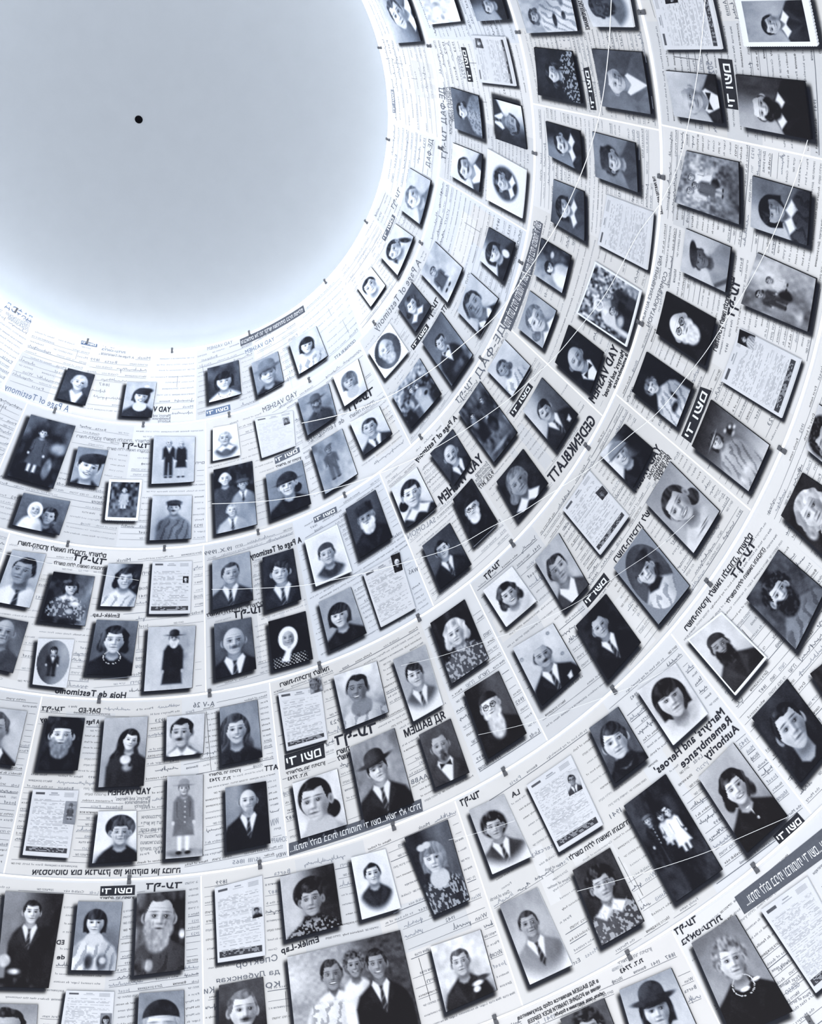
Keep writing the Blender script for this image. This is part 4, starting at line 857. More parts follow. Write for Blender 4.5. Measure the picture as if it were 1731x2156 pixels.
def layout(s, res, italic=0.0):
    x = 0; V = []; F = []; n = 0
    for ch in visual(s):
        if ch == ' ': x += .3; continue
        co, fs, w = glyph(ch, res)
        if len(co):
            c = co.copy(); c[:, 0] += x + italic * c[:, 1]; V.append(c); F += [tuple(i + n for i in f) for f in fs]; n += len(co)
        x += w
    return (np.concatenate(V) if V else np.zeros((0, 2))), F, max(x - .07, .1)
def put_text(B, s, p0, p1, hgt, h=.0022, m=0, res=3, bold=0.0):
    """developed baseline p0 -> p1 (reading start of the unmirrored line first); capital height hgt in metres"""
    V, F, w = layout(s, res)
    if not len(V): return
    e = p1 - p0; L = np.linalg.norm(e); e = e / L
    up = np.array([-e[1], e[0]]); c = (p0 + p1) / 2
    if up @ (-c) < 0: up = -up
    D = p0 + V[:, :1] * (L / w) * e + V[:, 1:] * (hgt / .69) * up
    B.add(lift(D, h), F, m)
    if bold:
        for q, (du, dv) in enumerate(((1, 0), (0, 1), (1, 1), (.5, .5))): B.add(lift(D + e * bold * du + up * bold * dv, h + .0001 * (q + 1)), F, m)
PANEL_LET = {}
def panel_at(D):
    rho, th = polar(D)
    z = APEX - rho * CS
    for P in PANELS:
        k, a0, a1, b0, b1, o = P
        if ZK[k] >= z > ZK[k + 1]:
            f = (rho - rho_z(ZK[k])) / (rho_z(ZK[k + 1]) - rho_z(ZK[k]))
            a = a0 + (a1 - a0) * f; b = b0 + (b1 - b0) * f
            for q in (0, 2 * math.pi, -2 * math.pi):
                if a <= th + q < b: return o
    return PANELS[0][5]
PXM = lambda p: np.linalg.norm(px([p])[0] - px([(p[0], p[1] + 6)])[0]) / 6
def block_line(p0, p1, hgt):
    e = (p1 - p0); L = np.linalg.norm(e); e = e / L; up = np.array([-e[1], e[0]])
    if up @ (-(p0 + p1)) < 0: up = -up
    q = [p0 + up * hgt * 1.2 - e * .005, p1 + up * hgt * 1.2 + e * .005, p1 - up * hgt * .35 + e * .005, p0 - up * hgt * .35 - e * .005]
    BLOCK.append(np.array(q))
DAF = 'דף-עד'; LONG = 'רשות-הזיכרון לשואה ולגבורה, ירושלים'
HEADS = [
 ('YAD V', 359, 868, 323, 867, 9, 'ink'), ("Martyrs' and", 359, 878, 322, 878, 5, 'ink_mid'), ('Remembrance', 359, 884, 321, 884, 5, 'ink_mid'), ('Authority', 359, 890, 332, 889, 5, 'ink_mid'),
 ('A Page of Testimony', 143, 868, 8, 820, 12, 'ink_blue'), ('ДАФӘД', 66, 679, 10, 646, 10, 'ink_blue'), ('ЛИСТ', 63, 684, 46, 675, 5, 'ink_soft'), ('СВИДЕТЕЛЬСКИХ', 60, 691, 10, 661, 5, 'ink_soft'), ('ПОКАЗАНИЙ', 57, 698, 15, 671, 5, 'ink_soft'),
 (DAF, 243, 735, 216, 729, 5, 'ink_blue'), ('בלאט-עדות', 264, 745, 214, 737, 4, 'ink_blue'), ('A Page of Testimony', 282, 756, 212, 745, 4, 'ink_soft'),
 (DAF, 315, 944, 257, 942, 9, 'ink'), (LONG, 314.5, 932.5, 161, 921, 5.5, 'ink_mid'), ('לרשום חללי השואה והגבורה', 313, 952, 225, 947, 5, 'ink_mid'),
 (DAF, 222, 1190, 155, 1180, 12, 'ink'), (LONG, 223.5, 1175, 37.7, 1147, 8, 'ink'), ('לרשום חללי השואה והגבורה', 221, 1201, 113, 1188, 6, 'ink'),
 ('Emlék-Lap', 252, 1301, 195.5, 1298, 7, 'ink'), ('Hoja de Testimonio', 265.7, 1471, 116, 1460, 11, 'ink'),
 (DAF, 136, 1497, 88, 1496, 8, 'ink'), ('DAF-ED', 212, 1501, 165.6, 1500, 8, 'ink'), ('A Page', 208.7, 1525, 182, 1524, 8, 'ink'), ('ny', 100, 1520, 84, 1519, 8, 'ink'),
 ('YAD VASHEM', 317, 1672, 228, 1675, 11, 'ink'), ("Martyrs' and Heroes'", 316.6, 1684, 243, 1686, 7, 'ink_mid'), ('Remembrance', 316, 1692, 263, 1693, 7, 'ink_mid'), ('Authority', 315.5, 1700, 283, 1701, 7, 'ink_mid'),
 ('אינסטיטוט צום אנדענק פון אומקום און גבורה', 381, 1838, 68, 1842, 10, 'ink'),
 ('אויסגעבנדיק', 340, 1722, 298, 1724, 6, 'ink_mid'), ('ייִדישן אין דער', 343, 1735, 297, 1737, 6, 'ink_mid'), ('קייט פון זיין', 343, 1749, 296, 1751, 6, 'ink_mid'), ('די געפאלענע', 343, 1763, 295, 1765, 6, 'ink_mid'), ('געשטארבענע', 342, 1776, 296, 1778, 6, 'ink_mid'), ('קדושים, העלדן', 343, 1789, 295, 1791, 6, 'ink_mid'),
 ('A-V 26', 452, 1487, 407, 1490, 9, 'ink_mid'), (DAF, 383, 1870, 308, 1873, 12, 'ink'), ('ירושלים, הר הזיכרון', 283, 1892, 211, 1893, 4, 'ink'), ('ED', 136, 1989, 119, 1989, 8, 'ink'), ('de', 137, 2020, 120, 2020, 8, 'ink'),
 ('YAD VASHEM', 490.5, 723, 437, 738, 6, 'ink_soft'), ('YAD VASHEM', 579, 717, 518, 746, 7, 'ink_blue'), ('GEDENKBLATT', 751, 720, 707, 759, 6, 'ink_mid'),
 ('YAD VASHEM', 627.5, 833, 555, 869, 9, 'ink_mid'), ('de Témoignage', 726, 888, 648, 931, 8, 'ink_mid'), (DAF, 790, 828, 736, 868, 13, 'ink'), ('לשואה ולגבורה', 790, 848, 738, 882, 6, 'ink_mid'), ('לשואה ולגבורה, ירושלים', 556, 1273, 436, 1300, 7, 'ink'),
 ('ירושלים, הר הזיכרון', 635, 966, 582, 985, 4, 'ink'), ('A Page of Testimony', 636, 1142, 529, 1178, 10, 'ink'), ('19.X.1999', 491, 1158, 431, 1170, 7, 'ink_mid'),
 (DAF, 556, 1288, 495, 1302, 13, 'ink'), ('רשות-הזיכרון לשואה', 695, 1411, 591, 1447, 8, 'ink'), (DAF, 795, 1540, 709, 1570, 18, 'ink'), ('רשות', 738, 1580, 711, 1590, 9, 'ink'), ('לשוא', 738, 1594, 713, 1603, 9, 'ink'),
 ('ATT', 586, 1620, 558, 1624, 9, 'ink'), ('ירושלים, הר הזיכרון', 508, 1624, 441, 1635, 5, 'ink'), ('3477 .ד.ת', 486, 1641, 442, 1647, 6, 'ink'), ('ירושלים, הר הזיכרון', 686, 1609, 604, 1632, 6, 'ink'), ('3477 .ד.ת', 648, 1633, 607, 1644, 6, 'ink'),
 ('Emlék-Lap', 674, 1983, 594, 2008, 11, 'ink'), ('Спектор', 586, 2022, 498, 2038, 11, 'ink_mid'), ('да Лубенская', 590, 2050, 456, 2070, 9, 'ink_mid'), ('ко', 592, 2076, 560, 2081, 12, 'ink_mid'), ('Ки', 453, 2090, 430, 2093, 11, 'ink_mid'), ('15/III 1865', 551, 1812, 490, 1820, 7, 'ink_soft'), ('WIN', 589, 1734, 572, 1740, 12, 'ink_soft'), ('SCHNAPP', 605, 1771, 572, 1776, 9, 'ink_soft'), ('WIEN', 604, 1801, 583, 1806, 7, 'ink_mid'),
 (DAF, 845, 400, 829, 442, 7, 'ink_mid'), (DAF, 926, 632, 905, 674, 9, 'ink'), ('A Page of Testimony', 888, 553, 794, 699, 11, 'ink_mid'), ('NKBLATT', 961, 618, 936, 660, 8, 'ink'),
 (DAF, 999, 803, 966, 851, 11, 'ink_mid'), ('ДЕ-ФАД', 1067, 688, 1010, 797, 12, 'ink_mid'), ('A Page of Testimony', 964, 882, 878, 974, 9, 'ink'),
 (DAF, 1056.5, 1187, 1025, 1221, 10, 'ink'), ('YAD VASHEM', 1019.5, 970, 933, 1062, 16, 'ink'), ('Forschungs', 1029, 977, 1003, 1005, 7, 'ink_mid'), ('Gedenkstätte', 1034, 983, 1004, 1016, 7, 'ink_mid'), ('Jerusalem, Israel', 1038, 990, 1007, 1024, 7, 'ink_mid'), ('P.O.B. 3477', 1042, 998, 1013, 1031, 7, 'ink'),
 (DAF, 1013.5, 1677, 973, 1698, 13, 'ink'), ('LA', 1097, 1671, 1080, 1680, 9, 'ink'), (DAF, 1560.5, 590, 1547, 668, 15, 'ink'), (LONG, 1547, 583, 1510, 740, 8, 'ink'), (DAF, 1596, 1142, 1550, 1219, 14, 'ink'),
 (LONG, 1587, 1128, 1448, 1329, 10, 'ink'), ('רשות-הזיכרון לש', 1371, 1081, 1299, 1185, 10, 'ink'), ('לרשום חללי השואה והגבורה', 1328, 1733, 1202, 1812, 9, 'ink'), ('לרשום חללי השואה והגבורה', 1613, 1156, 1535, 1271, 7, 'ink'),
 ('YAD VASHEM', 1304, 735, 1253, 850, 14, 'ink'), ("Martyrs' and Heroes'", 1317, 741, 1277, 838, 8, 'ink'), ('Remembrance', 1326, 748, 1297, 819, 8, 'ink'), ('YAD VASEM', 1394, 945, 1341, 1037, 13, 'ink'), ('EMLEKHATOSAG', 1400, 952, 1369, 1010, 7, 'ink'), ('Jerusalem', 1406, 957, 1379, 1006, 6, 'ink'), ('Har Hazikaron', 1412, 961, 1381, 1013, 6, 'ink'), ('P.O.B. 3477', 1416, 966, 1390, 1013, 6, 'ink'),
 ('GEDENKBLATT', 1257, 887, 1166, 1018, 17, 'ink'), ('ЯД ВАШЕМ', 940, 1512, 855, 1553, 13, 'ink'), ("Martyrs' and Heroes'", 1529, 1502, 1386, 1631, 14, 'ink'), ('Remembrance', 1544, 1519, 1440, 1617, 14, 'ink'), ('Authority', 1558, 1537, 1490, 1600, 14, 'ink'),
 (DAF, 1471, 1939, 1426, 1969, 13, 'ink'), ('בלאט-עדות', 1523, 1936, 1439, 1991, 11, 'ink'), ('ДЕ-ФАД', 935, 184, 940, 262, 9, 'ink_mid'), (DAF, 940, 270, 939, 337, 9, 'ink_mid'), ('ДЕ-ФАД', 912, 294, 905, 353, 7, 'ink_mid'), ('СВИДЕТЕЛЬСКИХ', 947, 184, 953, 285, 5, 'ink_mid'), ('ПОКАЗАНИЙ', 953, 184, 958, 255, 5, 'ink_mid'), ('ЛИСТ', 941, 184, 943, 210, 5, 'ink_mid'),
 ('YAD REMEMBRANCE', 1225, 0, 1243, 62, 7, 'ink'), ('ДЕ-ФАД', 1137, 465, 1122, 560, 10, 'ink_mid'), ('ירושלים, הר הזיכרון', 1374, 2000, 1303, 2031, 6, 'ink_mid'), ('3477 .ד.ת', 1356, 2025, 1309, 2050, 8, 'ink'),
 ('Family name', 1664, 2026, 1627, 2047, 6, 'ink_mid'), ('First Name', 1686, 2058, 1644, 2080, 6, 'ink_mid'), ('GERSO', 1686, 2075, 1657, 2095, 8, 'ink_soft'), ('Place of birth', 1709, 2094, 1664, 2117, 6, 'ink_mid'),
 ('Neszterczky', 1196, 1770, 1119, 1805, 8, 'ink_soft'), ('Date of birth', 1074, 1880, 1034, 1898, 6, 'ink_mid'), ('Place of birth', 1186, 1821, 1149, 1835, 5, 'ink_mid'), ('Name of mother', 1201, 1851, 1154, 1873, 5, 'ink_mid'),
 ('в ЯД ВАШЕМ является сбор документов', 1262, 2068, 1092, 2148, 7, 'ink'), ('чение на РОДИНЕ ПАМЯТИ ВСЕХ ЕВРЕЕВ', 1267, 2080, 1114, 2156, 7, 'ink'), ('гибели, пала, жертвами в борьбе', 1275, 2093, 1170, 2140, 6, 'ink'),
 ('WAS', 882, 1202, 862, 1210, 7, 'ink_mid'), ('SALOMON', 919, 1098, 860, 1136, 9, 'ink_soft'), ('AABB', 902, 1637, 867, 1652, 8, 'ink_mid'), ('ROB', 1290, 1318, 1270, 1330, 5, 'ink'), ('502', 1499, 128, 1506, 155, 11, 'ink_soft'), ('THE MARTYRS AND HEROES', 1380, 370, 1397, 450, 5, 'ink'), ('COMMEMORATION', 1407, 575, 1368, 690, 7, 'ink_mid'), ('AND REMEMBRANCE AUTHORITY', 1396, 540, 1352, 690, 6, 'ink_mid'),
 ('5024924', 969, 116, 982, 165, 5, 'ink_soft'), ('А-У ПОМОЩЬ', 1312, 2036, 1290, 2046, 5, 'ink_soft'),
]
for s, x0, y0, x1, y1, hp, m in HEADS:
    p0, p1 = px([(x0, y0), (x1, y1)])
    # metres per pixel across the line, measured towards the ceiling
    c = np.array([(x0 + x1) / 2, (y0 + y1) / 2]); inw = (CENTRE - c) / np.linalg.norm(CENTRE - c)
    mpp = np.linalg.norm(px([c])[0] - px([c + inw * 6])[0]) / 6
    e = np.array([x1 - x0, y1 - y0], float); e /= np.linalg.norm(e)
    hgt = 1.15 * hp * mpp * abs(e[0] * inw[1] - e[1] * inw[0]) ** 0.0
    B = Buf(); put_text(B, s, p0, p1, hgt, .0024, 0, 3, bold=(.065 * hgt if m == 'ink' and hp >= 8 else .0010 if m == 'ink' else 0))
    B.build('heading', M[m], panel_at((p0 + p1) / 2)); block_line(p0, p1, hgt)
# black plates with white lettering
LOGO = 'יד ושם'
PLATES = [('A', [660, 450, 790, 478, 785, 505, 655, 480], 'ink_blue'), ('F', [130, 865, 325, 815, 330, 860, 130, 912], 'ink_blue'), ('F', [685, 1245, 885, 1160, 893, 1200, 692, 1298], 'ink_mid'),
          ('G', [1000, 500, 1185, 410, 1195, 455, 1010, 545], 'ink_mid'), ('I', [765, 118, 1085, 20, 1097, 135, 775, 235], 'plate'), ('E', [815, 255, 1095, 245, 1092, 325, 810, 333], 'plate'),
          ('K', [440, 458, 465, 480, 378, 695, 348, 665], 'ink_mid'), ('K', [735, 1405, 760, 1440, 625, 1640, 598, 1605], 'plate'), ('L', [1610, 755, 1655, 795, 1470, 1090, 1425, 1045], 'plate'),
          ('Q', [1015, 475, 1065, 480, 1140, 830, 1085, 825], 'plate'), ('Q', [305, 905, 335, 910, 355, 1145, 325, 1140], 'ink_soft'), ('R', [758, 730, 818, 715, 900, 1180, 838, 1175], 'plate'),
          ('S', [655, 605, 800, 620, 865, 1140, 735, 1120], 'plate'), ('X', [655, 565, 755, 600, 570, 1065, 485, 1000], 'plate'), ('Y', [545, 1095, 600, 1165, 405, 1400, 360, 1335], 'plate'),
          ('b', [1215, 1455, 1305, 1555, 1045, 1775, 975, 1690], 'plate'), ('_', [1530, 1215, 1548, 1186, 1548, 1186, 1530, 1215], None), ('a', [0, 0, 0, 0, 0, 0, 0, 0], None)]
def plate(P4, s, base, txt='ink_white', fill=.62, pad=.06):
    Q = px(orient(P4))
    if np.linalg.norm(Q[1] - Q[0]) < np.linalg.norm(Q[3] - Q[0]): Q = np.roll(Q, -1, 0)
    B = Buf(); v, f = quad_box(Q, .0016, .0026, 10, 2); B.add(v, f, 0)
    # reading start lies at the right-hand end when the ceiling is up
    p1, p0 = Q[3] + (Q[0] - Q[3]) * (1 - fill) / 2, Q[2] + (Q[1] - Q[2]) * (1 - fill) / 2
    e = p1 - p0; p0, p1 = p0 + e * pad, p1 - e * pad
    put_text(B, s, p0, p1, np.linalg.norm(Q[0] - Q[3]) * fill, .0031, 1, 3, bold=.002 if len(s) < 10 else 0)
    B.build('name_plate' if len(s) < 10 else 'caption_band', [M[base], M[txt]], panel_at(Q.mean(0))); BLOCK.append(Q)
for t, c8, m in PLATES:
    if m: plate(tp(t, c8), LOGO, m)
BAND = '...ונתתי להם בביתי ובחומותי יד ושם...אשר לא יכרת'
plate([(608.5, 1776), (887, 1682), (891, 1708), (609, 1802)], BAND, 'band', fill=.5, pad=.01)
plate([(1547, 1889), (1800, 1688), (1810, 1750), (1568, 1925)], BAND, 'band', fill=.5, pad=.05)
plate([(505.5, 715), (639, 643), (643, 657), (507, 729.5)], 'והבאתים אל הר קדשי ושמחתים בבית תפילתי', 'band', fill=.55, pad=.02)
plate([(1130, 464), (1144, 471), (1120, 580), (1100, 570)], 'ונתתי להם בביתי ובחומותי יד ושם', 'band', fill=.6, pad=.02)
plate([(1099, 572), (1119, 582), (1076, 698), (1053, 678)], 'ונתתי להם בביתי ובחומותי יד ושם', 'band', fill=.6, pad=.02)

# ---------------------------------------------------------------- ruled forms, small print and handwriting on each panel
def inside(D, q):
    s = None
    for i in range(4):
        a, b = q[i], q[(i + 1) % 4]
        c = (b[0] - a[0]) * (D[:, 1] - a[1]) - (b[1] - a[1]) * (D[:, 0] - a[0])
        s = (c > 0) if s is None else s
        if i == 0: pos = c > 0; neg = c < 0
        else: pos &= c > 0; neg &= c < 0
    return pos | neg
BC = np.array([q.mean(0) for q in BLOCK]); BR = np.array([np.linalg.norm(q - q.mean(0), axis=1).max() for q in BLOCK])
def blocked(D):
    c = D.mean(0); R = np.linalg.norm(D - c, axis=1).max()
    m = np.zeros(len(D), bool)
    for i in np.where(np.linalg.norm(BC - c, axis=1) < BR + R)[0]: m |= inside(D, BLOCK[i])
    return m
POOL = ['Place of birth', 'Date of birth', 'Family name', 'First name', 'Name of mother', 'Name of father', 'Permanent residence', 'Circumstances of death', 'שם המשפחה', 'שם פרטי', 'מקום הלידה', 'שם האם', 'שם האב',
        'תאריך הלידה', 'מקום המגורים', 'נסיבות המוות', 'Имя отца', 'Место рождения', 'Дата рождения', 'Фамилия', 'Имя матери', 'Családi név', 'Születési hely', 'Nombre de la madre', 'Lugar de nacimiento', 'Nom de famille', 'Prénom',
        'אני החתום מטה', 'מצהיר בזה כי', 'העדות שמסרתי', 'חוק זכרון השואה', 'declare that this testimony', 'to the best of my knowledge', 'the Martyrs and Heroes', 'who resisted', 'памяти всех евреев', 'документов и сведений']
SCR = ['Анна', 'Мария', 'Berta', 'Josef', 'Moses', 'Paris', 'Wien', 'Lodz', 'משה', 'שרה', 'רחל', 'ורשה', '1899', '1902', '1942', '1941', 'Minsk', 'Ester', 'חיים', 'לובלין', 'Budapest', 'Иосиф', '1923', '1887', 'Pinsk']
def scrawl(B, p, e, up, L, hgt, h, m, rr):
    n = int(L / hgt * 7) + 6; t = np.linspace(0, 1, n)
    x = t * L; y = np.abs(np.array([rr.uniform(0, .55) if i % 2 else rr.uniform(-.05, .25) for i in range(n)])) * hgt
    for _ in range(max(1, n // 7)): y[rr.randrange(n)] += hgt * rr.choice([.7, -.6, .6])
    x = x + np.array([rr.uniform(-.12, .12) for _ in range(n)]) * hgt
    P = p + x[:, None] * e + y[:, None] * up
    d = np.gradient(P, axis=0); nn = np.stack([-d[:, 1], d[:, 0]], 1); nn /= np.linalg.norm(nn, axis=1)[:, None] + 1e-9
    w = hgt * .045 + .0006
    V = np.concatenate([lift(P + nn * w, h), lift(P - nn * w, h)])
    B.add(V, [(i, i + 1, n + i + 1, n + i) for i in range(n - 1)], m)
for k, a0, a1, b0, b1, o in PANELS:
    r0, r1 = rho_z(ZK[k]) + .03, rho_z(ZK[k + 1]) - .03
    cm = lift(np.array([[np.cos((a0 + b0) / 2 * SN) * (r0 + r1) / 2, np.sin((a0 + b0) / 2 * SN) * (r0 + r1) / 2]]), 0)
    corners = from_polar(np.array([r0, r0, r1, r1, (r0 + r1) / 2]), np.array([a0, b0, a1, b1, (a0 + b0) / 2]), 0)
    F2 = frame_px(corners); ok = ((corners - CAM) @ ROT)[:, 2] < 0
    seen = ok.all() and F2[:, 0].max() > -250 and F2[:, 0].min() < 1981 and F2[:, 1].max() > -250 and F2[:, 1].min() < 2406
    rr = random.Random(1000 + int(a0 * 97) + k * 31)
    B = Buf()
    nb = rr.choice([2, 3]) if (b1 - a1) * r1 * SN > .9 else 2
    cuts = [0] + sorted(rr.uniform(.3, .7) if nb == 2 else (.33 * (i + 1) + rr.uniform(-.08, .08)) for i in range(nb - 1)) + [1]
    vis = .0 if seen else 1
    for bi in range(nb):
        f0, f1 = cuts[bi], cuts[bi + 1]
        tilt = rr.uniform(-.07, .07)
        pitch = rr.choice([.034, .042, .05]) if seen else .1
        rm = (r0 + r1) / 2
        def th_of(rho, f):
            s = (rho - r0) / (r1 - r0); x = a0 + (a1 - a0) * s; y = b0 + (b1 - b0) * s
            return x + (y - x) * f
        # the paper of this form, slightly lighter or darker than its neighbours
        ff = np.linspace(f0, f1, 7); q7 = []
        for rho in (r0 - .02, r1 + .02): q7.append(np.array([th_of(rho, f) for f in ff]))
        V = np.concatenate([from_polar(np.full(7, r0 - .015), q7[0], .0005), from_polar(np.full(7, r1 + .015), q7[1], .0005)])
        if bi or rr.random() < .5: new_obj('form_paper', V, [(i, i + 1, 8 + i, 7 + i) for i in range(6)], M[rr.choice(['paper_a', 'paper_b', 'paper_c'])], o)
        for _ in range(rr.choice([0, 1, 2]) if seen else 0):
            fa = rr.uniform(f0, f0 + (f1 - f0) * .6); fb = min(f1, fa + rr.uniform(.12, .3)); ra = rr.uniform(r0, r0 + (r1 - r0) * .75); rb = min(r1, ra + rr.uniform(.1, .35))
            ff = np.linspace(fa, fb, 5)
            V = np.concatenate([from_polar(np.full(5, ra), np.array([th_of(ra, f) for f in ff]), .0009), from_polar(np.full(5, rb), np.array([th_of(rb, f) for f in ff]), .0009)])
            new_obj('pasted_slip', V, [(i, i + 1, 6 + i, 5 + i) for i in range(4)], M[rr.choice(['paper_a', 'paper_b', 'paper_c'])], o)
        # every block is one form: a straight frame, tilted a little
        tc = (th_of(rm, (f0 + f1) / 2)) * SN
        ctr = rm * np.array([math.cos(tc), math.sin(tc)])
        er = -ctr / np.linalg.norm(ctr); et = np.array([-er[1], er[0]])
        ca, sa = math.cos(tilt), math.sin(tilt)
        up = er * ca + et * sa; e = et * ca - er * sa
        # reading direction: mirrored lettering
        test = frame_px(lift(np.array([ctr, ctr + e * .1]), 0)) if seen else None
        upx = None
        half_w = (th_of(rm, f1) - th_of(rm, f0)) * rm * SN / 2
        half_h = (r1 - r0) / 2
        e_read = -e          # the unmirrored line starts at the other end
        y = half_h
        para = 0
        while y > -half_h:
            y -= pitch * rr.uniform(.92, 1.1)
            para = para - 1 if para > 0 else (rr.randrange(4, 9) if rr.random() < .10 else 0)
            n = 40
            xs = np.linspace(-half_w * 1.15, half_w * 1.15, n)
            D = ctr + up * y + xs[:, None] * e
            rho, th = polar(D)
            s_ = (rho - r0) / (r1 - r0)
            A0 = a0 + (a1 - a0) * s_; B0 = b0 + (b1 - b0) * s_
            th = np.where(th < A0 - 3, th + 2 * math.pi, th)
            fr = (th - A0) / (B0 - A0)
            ins = (fr > f0 + .006) & (fr < f1 - .006) & (s_ > .0) & (s_ < 1)
            if seen: ins &= ~blocked(D)
            runs = []; i = 0
            while i < n:
                if ins[i]:
                    j = i
                    while j + 1 < n and ins[j + 1]: j += 1
                    if j - i >= 2: runs.append((xs[i], xs[j]))
                    i = j + 1
                else: i += 1
            tonebase = 2 if k == 0 else 1
            for x0, x1 in runs:
                L = x1 - x0
                if not para and rr.random() < .75:
                    w = .0009 if rr.random() < .8 else .0016
                    q = np.linspace(x0, x1, max(2, int(L / .15) + 1))
                    Pa = ctr + up * (y + w) + q[:, None] * e; Pb = ctr + up * (y - w) + q[:, None] * e
                    V = np.concatenate([lift(Pa, .0012), lift(Pb, .0012)]); m_ = len(q)
                    B.add(V, [(i, i + 1, m_ + i + 1, m_ + i) for i in range(m_ - 1)], tonebase)
                if not seen: continue
                x = x1
                sz = (.0105 if para else .0125)
                while x - x0 > .05:
                    r_ = rr.random()
                    if para or r_ < .5:
                        s = rr.choice(POOL); wd = len(s) * sz * .82
                        if wd > x - x0:
                            s = s[:int((x - x0) / (sz * .82))]; wd = len(s) * sz * .82
                        if len(s.strip()) < 3: break
                        p = ctr + up * (y + pitch * .18) + x * e
                        put_text(B, s, p, p - e * wd, sz, .0016, (0 if rr.random() < .35 and k > 0 else tonebase) , 1)
                        x -= wd + sz * (1 if para else rr.uniform(2, 7))
                    elif r_ < .68:
                        hg = pitch * rr.uniform(.35, .5); s = rr.choice(SCR); wd = min(x - x0, len(s) * hg * .8)
                        p = ctr + up * (y + pitch * .12) + x * e
                        put_text(B, s, p, p - e * wd, hg, .0016, rr.choice([2, 3, 3]), 1); x -= wd + .03
                    elif r_ < .84:
                        wd = min(x - x0, rr.uniform(.08, .25))
                        p = ctr + up * (y + pitch * .15) + (x - wd) * e
                        scrawl(B, p, e, up, wd, pitch * .5, .0016, rr.choice([2, 3, 1]), rr); x -= wd + .03
                    else: x -= rr.uniform(.05, .2)
        # one or two upright rules in each form
        for _ in range(rr.choice([1, 2, 2])):
            xv = rr.uniform(-.8, .8) * half_w; ya = rr.uniform(-.9, .5) * half_h; yb = ya + rr.uniform(.12, .5) * half_h
            yy = np.linspace(ya, yb, 12); D = ctr + xv * e + yy[:, None] * up
            if seen and blocked(D).any(): continue
            rho, th = polar(D); s_ = (rho - r0) / (r1 - r0)
            if s_.min() < 0 or s_.max() > 1: continue
            Pa = D + e * .0013; Pb = D - e * .0013
            V = np.concatenate([lift(Pa, .0013), lift(Pb, .0013)])
            B.add(V, [(i, i + 1, 12 + i + 1, 12 + i) for i in range(11)], 0 if k else 1)
    ob = B.build('small_print', [M['ink'], M['ink_mid'], M['ink_soft'], M['ink_mid']] if k > 2 else [M['ink_mid'], M['ink_soft'], M['ink_soft'], M['ink_mid']] if k else [M['ink_soft']] * 4, o)
    if ob: ob['kind'] = 'stuff'

# ---------------------------------------------------------------- clips on the ring seams
CLIPS = {0: [(801.6, 99.8), (820.3, 294.3), (772, 467), (685.6, 592.7), (525.6, 701.5), (362.7, 738.8), (184.3, 718.9), (34.8, 652.3)],
         1: [(903.5, 95.7), (929.5, 312), (887.4, 511), (789, 680), (652, 800), (483, 872.6), (302, 893.7), (114.4, 867.7)],
         2: [(1091.8, 66.8), (1127, 322), (1098, 552), (1013.6, 754), (886, 918.8), (726.7, 1042.7), (544.3, 1121.7), (346.5, 1157.6), (141.7, 1151)],
         3: [(1350, 24.6), (1395.3, 372), (1350.4, 680), (1238, 940.6), (1078.9, 1142.5), (882, 1299.7), (673.5, 1400), (442, 1462), (208.7, 1476.6)],
         4: [(1652.4, 949.5), (1494.3, 1227.5), (1292.8, 1451), (1061.8, 1621.9), (829, 1739), (547.7, 1820), (273, 1845)],
         5: [(1593.9, 1831), (1324.3, 2009.4), (1042.6, 2142.6), (1707, 2150)]}
ORD = ['innermost', 'second', 'third', 'fourth', 'fifth', 'sixth']
used = set()
for k, cl in CLIPS.items():
    for p in cl:
        D = px([p])[0]; rho, th = polar(D); rho = float(rho); th = float(th)
        if not (k == 5 and p[0] > 1700): rho = rho_z(ZK[k])
        D = np.array([rho * math.cos(th * SN), rho * math.sin(th * SN)])
        er = -D / np.linalg.norm(D); et = np.array([-er[1], er[0]])
        org = lift(D[None], 0)[0]
        w, l = (.0085, .02) if k else (.007, .02)
        if k > 2: w, l = .0105, .024
        def rect(a, b, c_, d_): return np.array([D + et * a + er * c_, D + et * b + er * c_, D + et * b + er * d_, D + et * a + er * d_])
        B = Buf()
        for a, b, c_, d_, h0, h1 in ((-w, w, l, -l, .006, .0095), (-w, w, l * .95, l * .55, -.001, .006), (-w, w, -l * .55, -l * .95, -.001, .006)):
            v, f = quad_box(rect(a, b, c_, d_), h0, h1); B.add(v, f)
        # outer lip of the clip bent up
        v, f = quad_box(rect(-w, w, -l, -l * 1.15), .004, .0115); B.add(v, f)
        c = B.build('seam_clip', M['clip'], None, org)
        nsc = 8; ang = np.linspace(0, 2 * math.pi, nsc, endpoint=False); R_ = w * .3
        ring = np.array([D + et * R_ * math.cos(q) + er * R_ * math.sin(q) for q in ang])
        V = np.concatenate([lift(ring, .0094), lift(ring, .0112)])
        new_obj('screw', V, [tuple(range(nsc, 2 * nsc))] + [(i, (i + 1) % nsc, nsc + (i + 1) % nsc, nsc + i) for i in range(nsc)], M['screw'], c, org)
        order = sorted(range(len(THINGS)), key=lambda i: np.linalg.norm(THINGS[i][0] - np.array(p)))
        q = next(i for i in order if i not in used); used.add(q)
        d_ = ' '.join(THINGS[q][1].replace(',', '').split()[:7])
        for tail in (' and', ' in a', ' with a', ' a', ' with', ' in', ' of', ' the', ' by', ' against', ' to', ' an', ' on', ' over', ' on a', ' and a', ' at the', ' beside', ' and a'):
            if d_.endswith(tail): d_ = d_[:-len(tail)]
        tag(c, ('grey clip on the %s seam beside the %s' % (ORD[k], d_)), 'clip', 'grey clips along the ring seams')

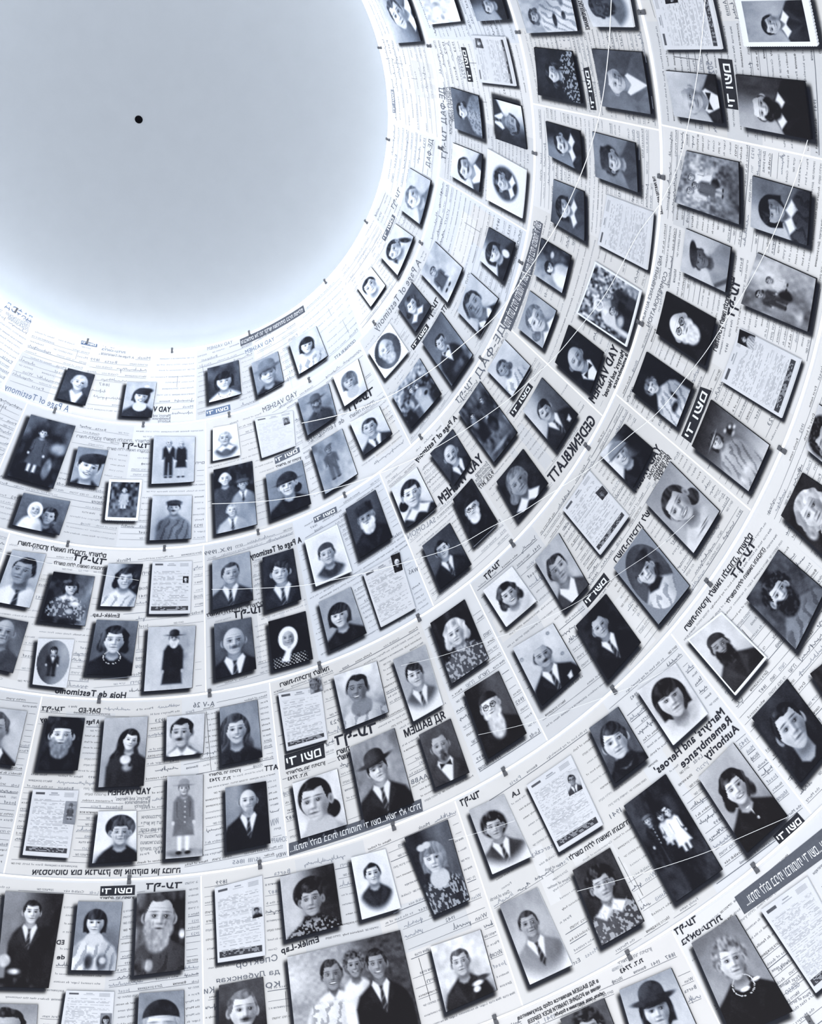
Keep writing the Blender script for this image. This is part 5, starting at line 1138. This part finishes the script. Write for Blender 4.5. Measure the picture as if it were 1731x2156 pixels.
# ---------------------------------------------------------------- thin wires looping in front of the panels
WIRES = [([(1300, -60), (1297, 0), (1292, 100), (1275, 230), (1245, 335), (1190, 460), (1150, 525), (1100, 600), (1054, 666), (980, 728), (929, 772), (828, 837), (740, 872), (640, 895)], .0022, 'thin white wire looping from the top past the fur hat portrait'),
         ([(1500, -60), (1495, 0), (1487, 97), (1469, 213), (1456, 272), (1441, 345), (1400, 430), (1355, 483), (1323, 548), (1281, 626), (1238, 678), (1187, 742), (1155, 774), (1116, 808), (1089, 835), (1003, 896), (909, 954), (780, 1010), (655, 1046), (569, 1059), (449, 1065)], .0017, 'long thin wire crossing the page at the top and the bushes party'),
         ([(1712, 290), (1698, 336), (1684, 381), (1666, 425), (1645, 478), (1625, 523), (1607, 557), (1577, 614), (1531, 682), (1498, 739), (1462, 782), (1415, 846), (1382, 882), (1344, 908), (1256, 984), (1147, 1052), (1100, 1085), (1040, 1110), (973, 1152), (899, 1175), (760, 1213), (634, 1238), (556, 1242), (449, 1245)], .0015, 'thin wire running past the woman with the sleek black bob'),
         ([(1470, 1085), (1392, 1156), (1320, 1202), (1220, 1272), (1120, 1320), (978, 1369), (932, 1385), (850, 1404)], .0009, 'fine wire across the old woman in the oval'),
         ([(1405, 1413), (1369, 1435), (1200, 1497), (1105, 1529), (1059, 1539), (1013, 1549)], .0009, 'fine wire over the hair of the thick black bob'),
         ([(1665, 1720), (1607, 1745), (1552, 1769), (1498, 1794), (1389, 1830), (1299, 1856), (1221, 1877)], .0011, 'fine wire under the beaming woman and the two little girls'),
         ([(1090, 1729), (1008, 1757), (950, 1770)], .0008, 'short fine wire by the bushy-haired young man'),
         ([(294, 1226), (200, 1212), (100, 1190), (-10, 1165)], .0009, 'fine wire over the girl holding a pale hat')]
for pts, w, lab in WIRES:
    D = px(pts)
    # smooth resample
    t = np.concatenate([[0], np.cumsum(np.linalg.norm(np.diff(D, axis=0), axis=1))])
    n = max(10, int(t[-1] / .04)); tt = np.linspace(0, t[-1], n)
    DD = np.stack([np.interp(tt, t, D[:, 0]), np.interp(tt, t, D[:, 1])], 1)
    for _ in range(6): DD[1:-1] = (DD[:-2] + 2 * DD[1:-1] + DD[2:]) / 4
    C3 = lift(DD, .03)
    tan = np.gradient(C3, axis=0); tan /= np.linalg.norm(tan, axis=1)[:, None]
    nrm = lift(DD, .08) - C3; nrm /= np.linalg.norm(nrm, axis=1)[:, None]; bn = np.cross(tan, nrm)
    sd = 6; V = []
    for i in range(n):
        for j in range(sd):
            a = 2 * math.pi * j / sd; V.append(C3[i] + w * (nrm[i] * math.cos(a) + bn[i] * math.sin(a)))
    F = [(i * sd + j, (i + 1) * sd + j, (i + 1) * sd + (j + 1) % sd, i * sd + (j + 1) % sd) for i in range(n - 1) for j in range(sd)]
    org = C3[0]
    tag(new_obj('wire', V, F, M['wire'], None, org, smooth=True), lab, 'wire', 'thin wires in front of the panels')
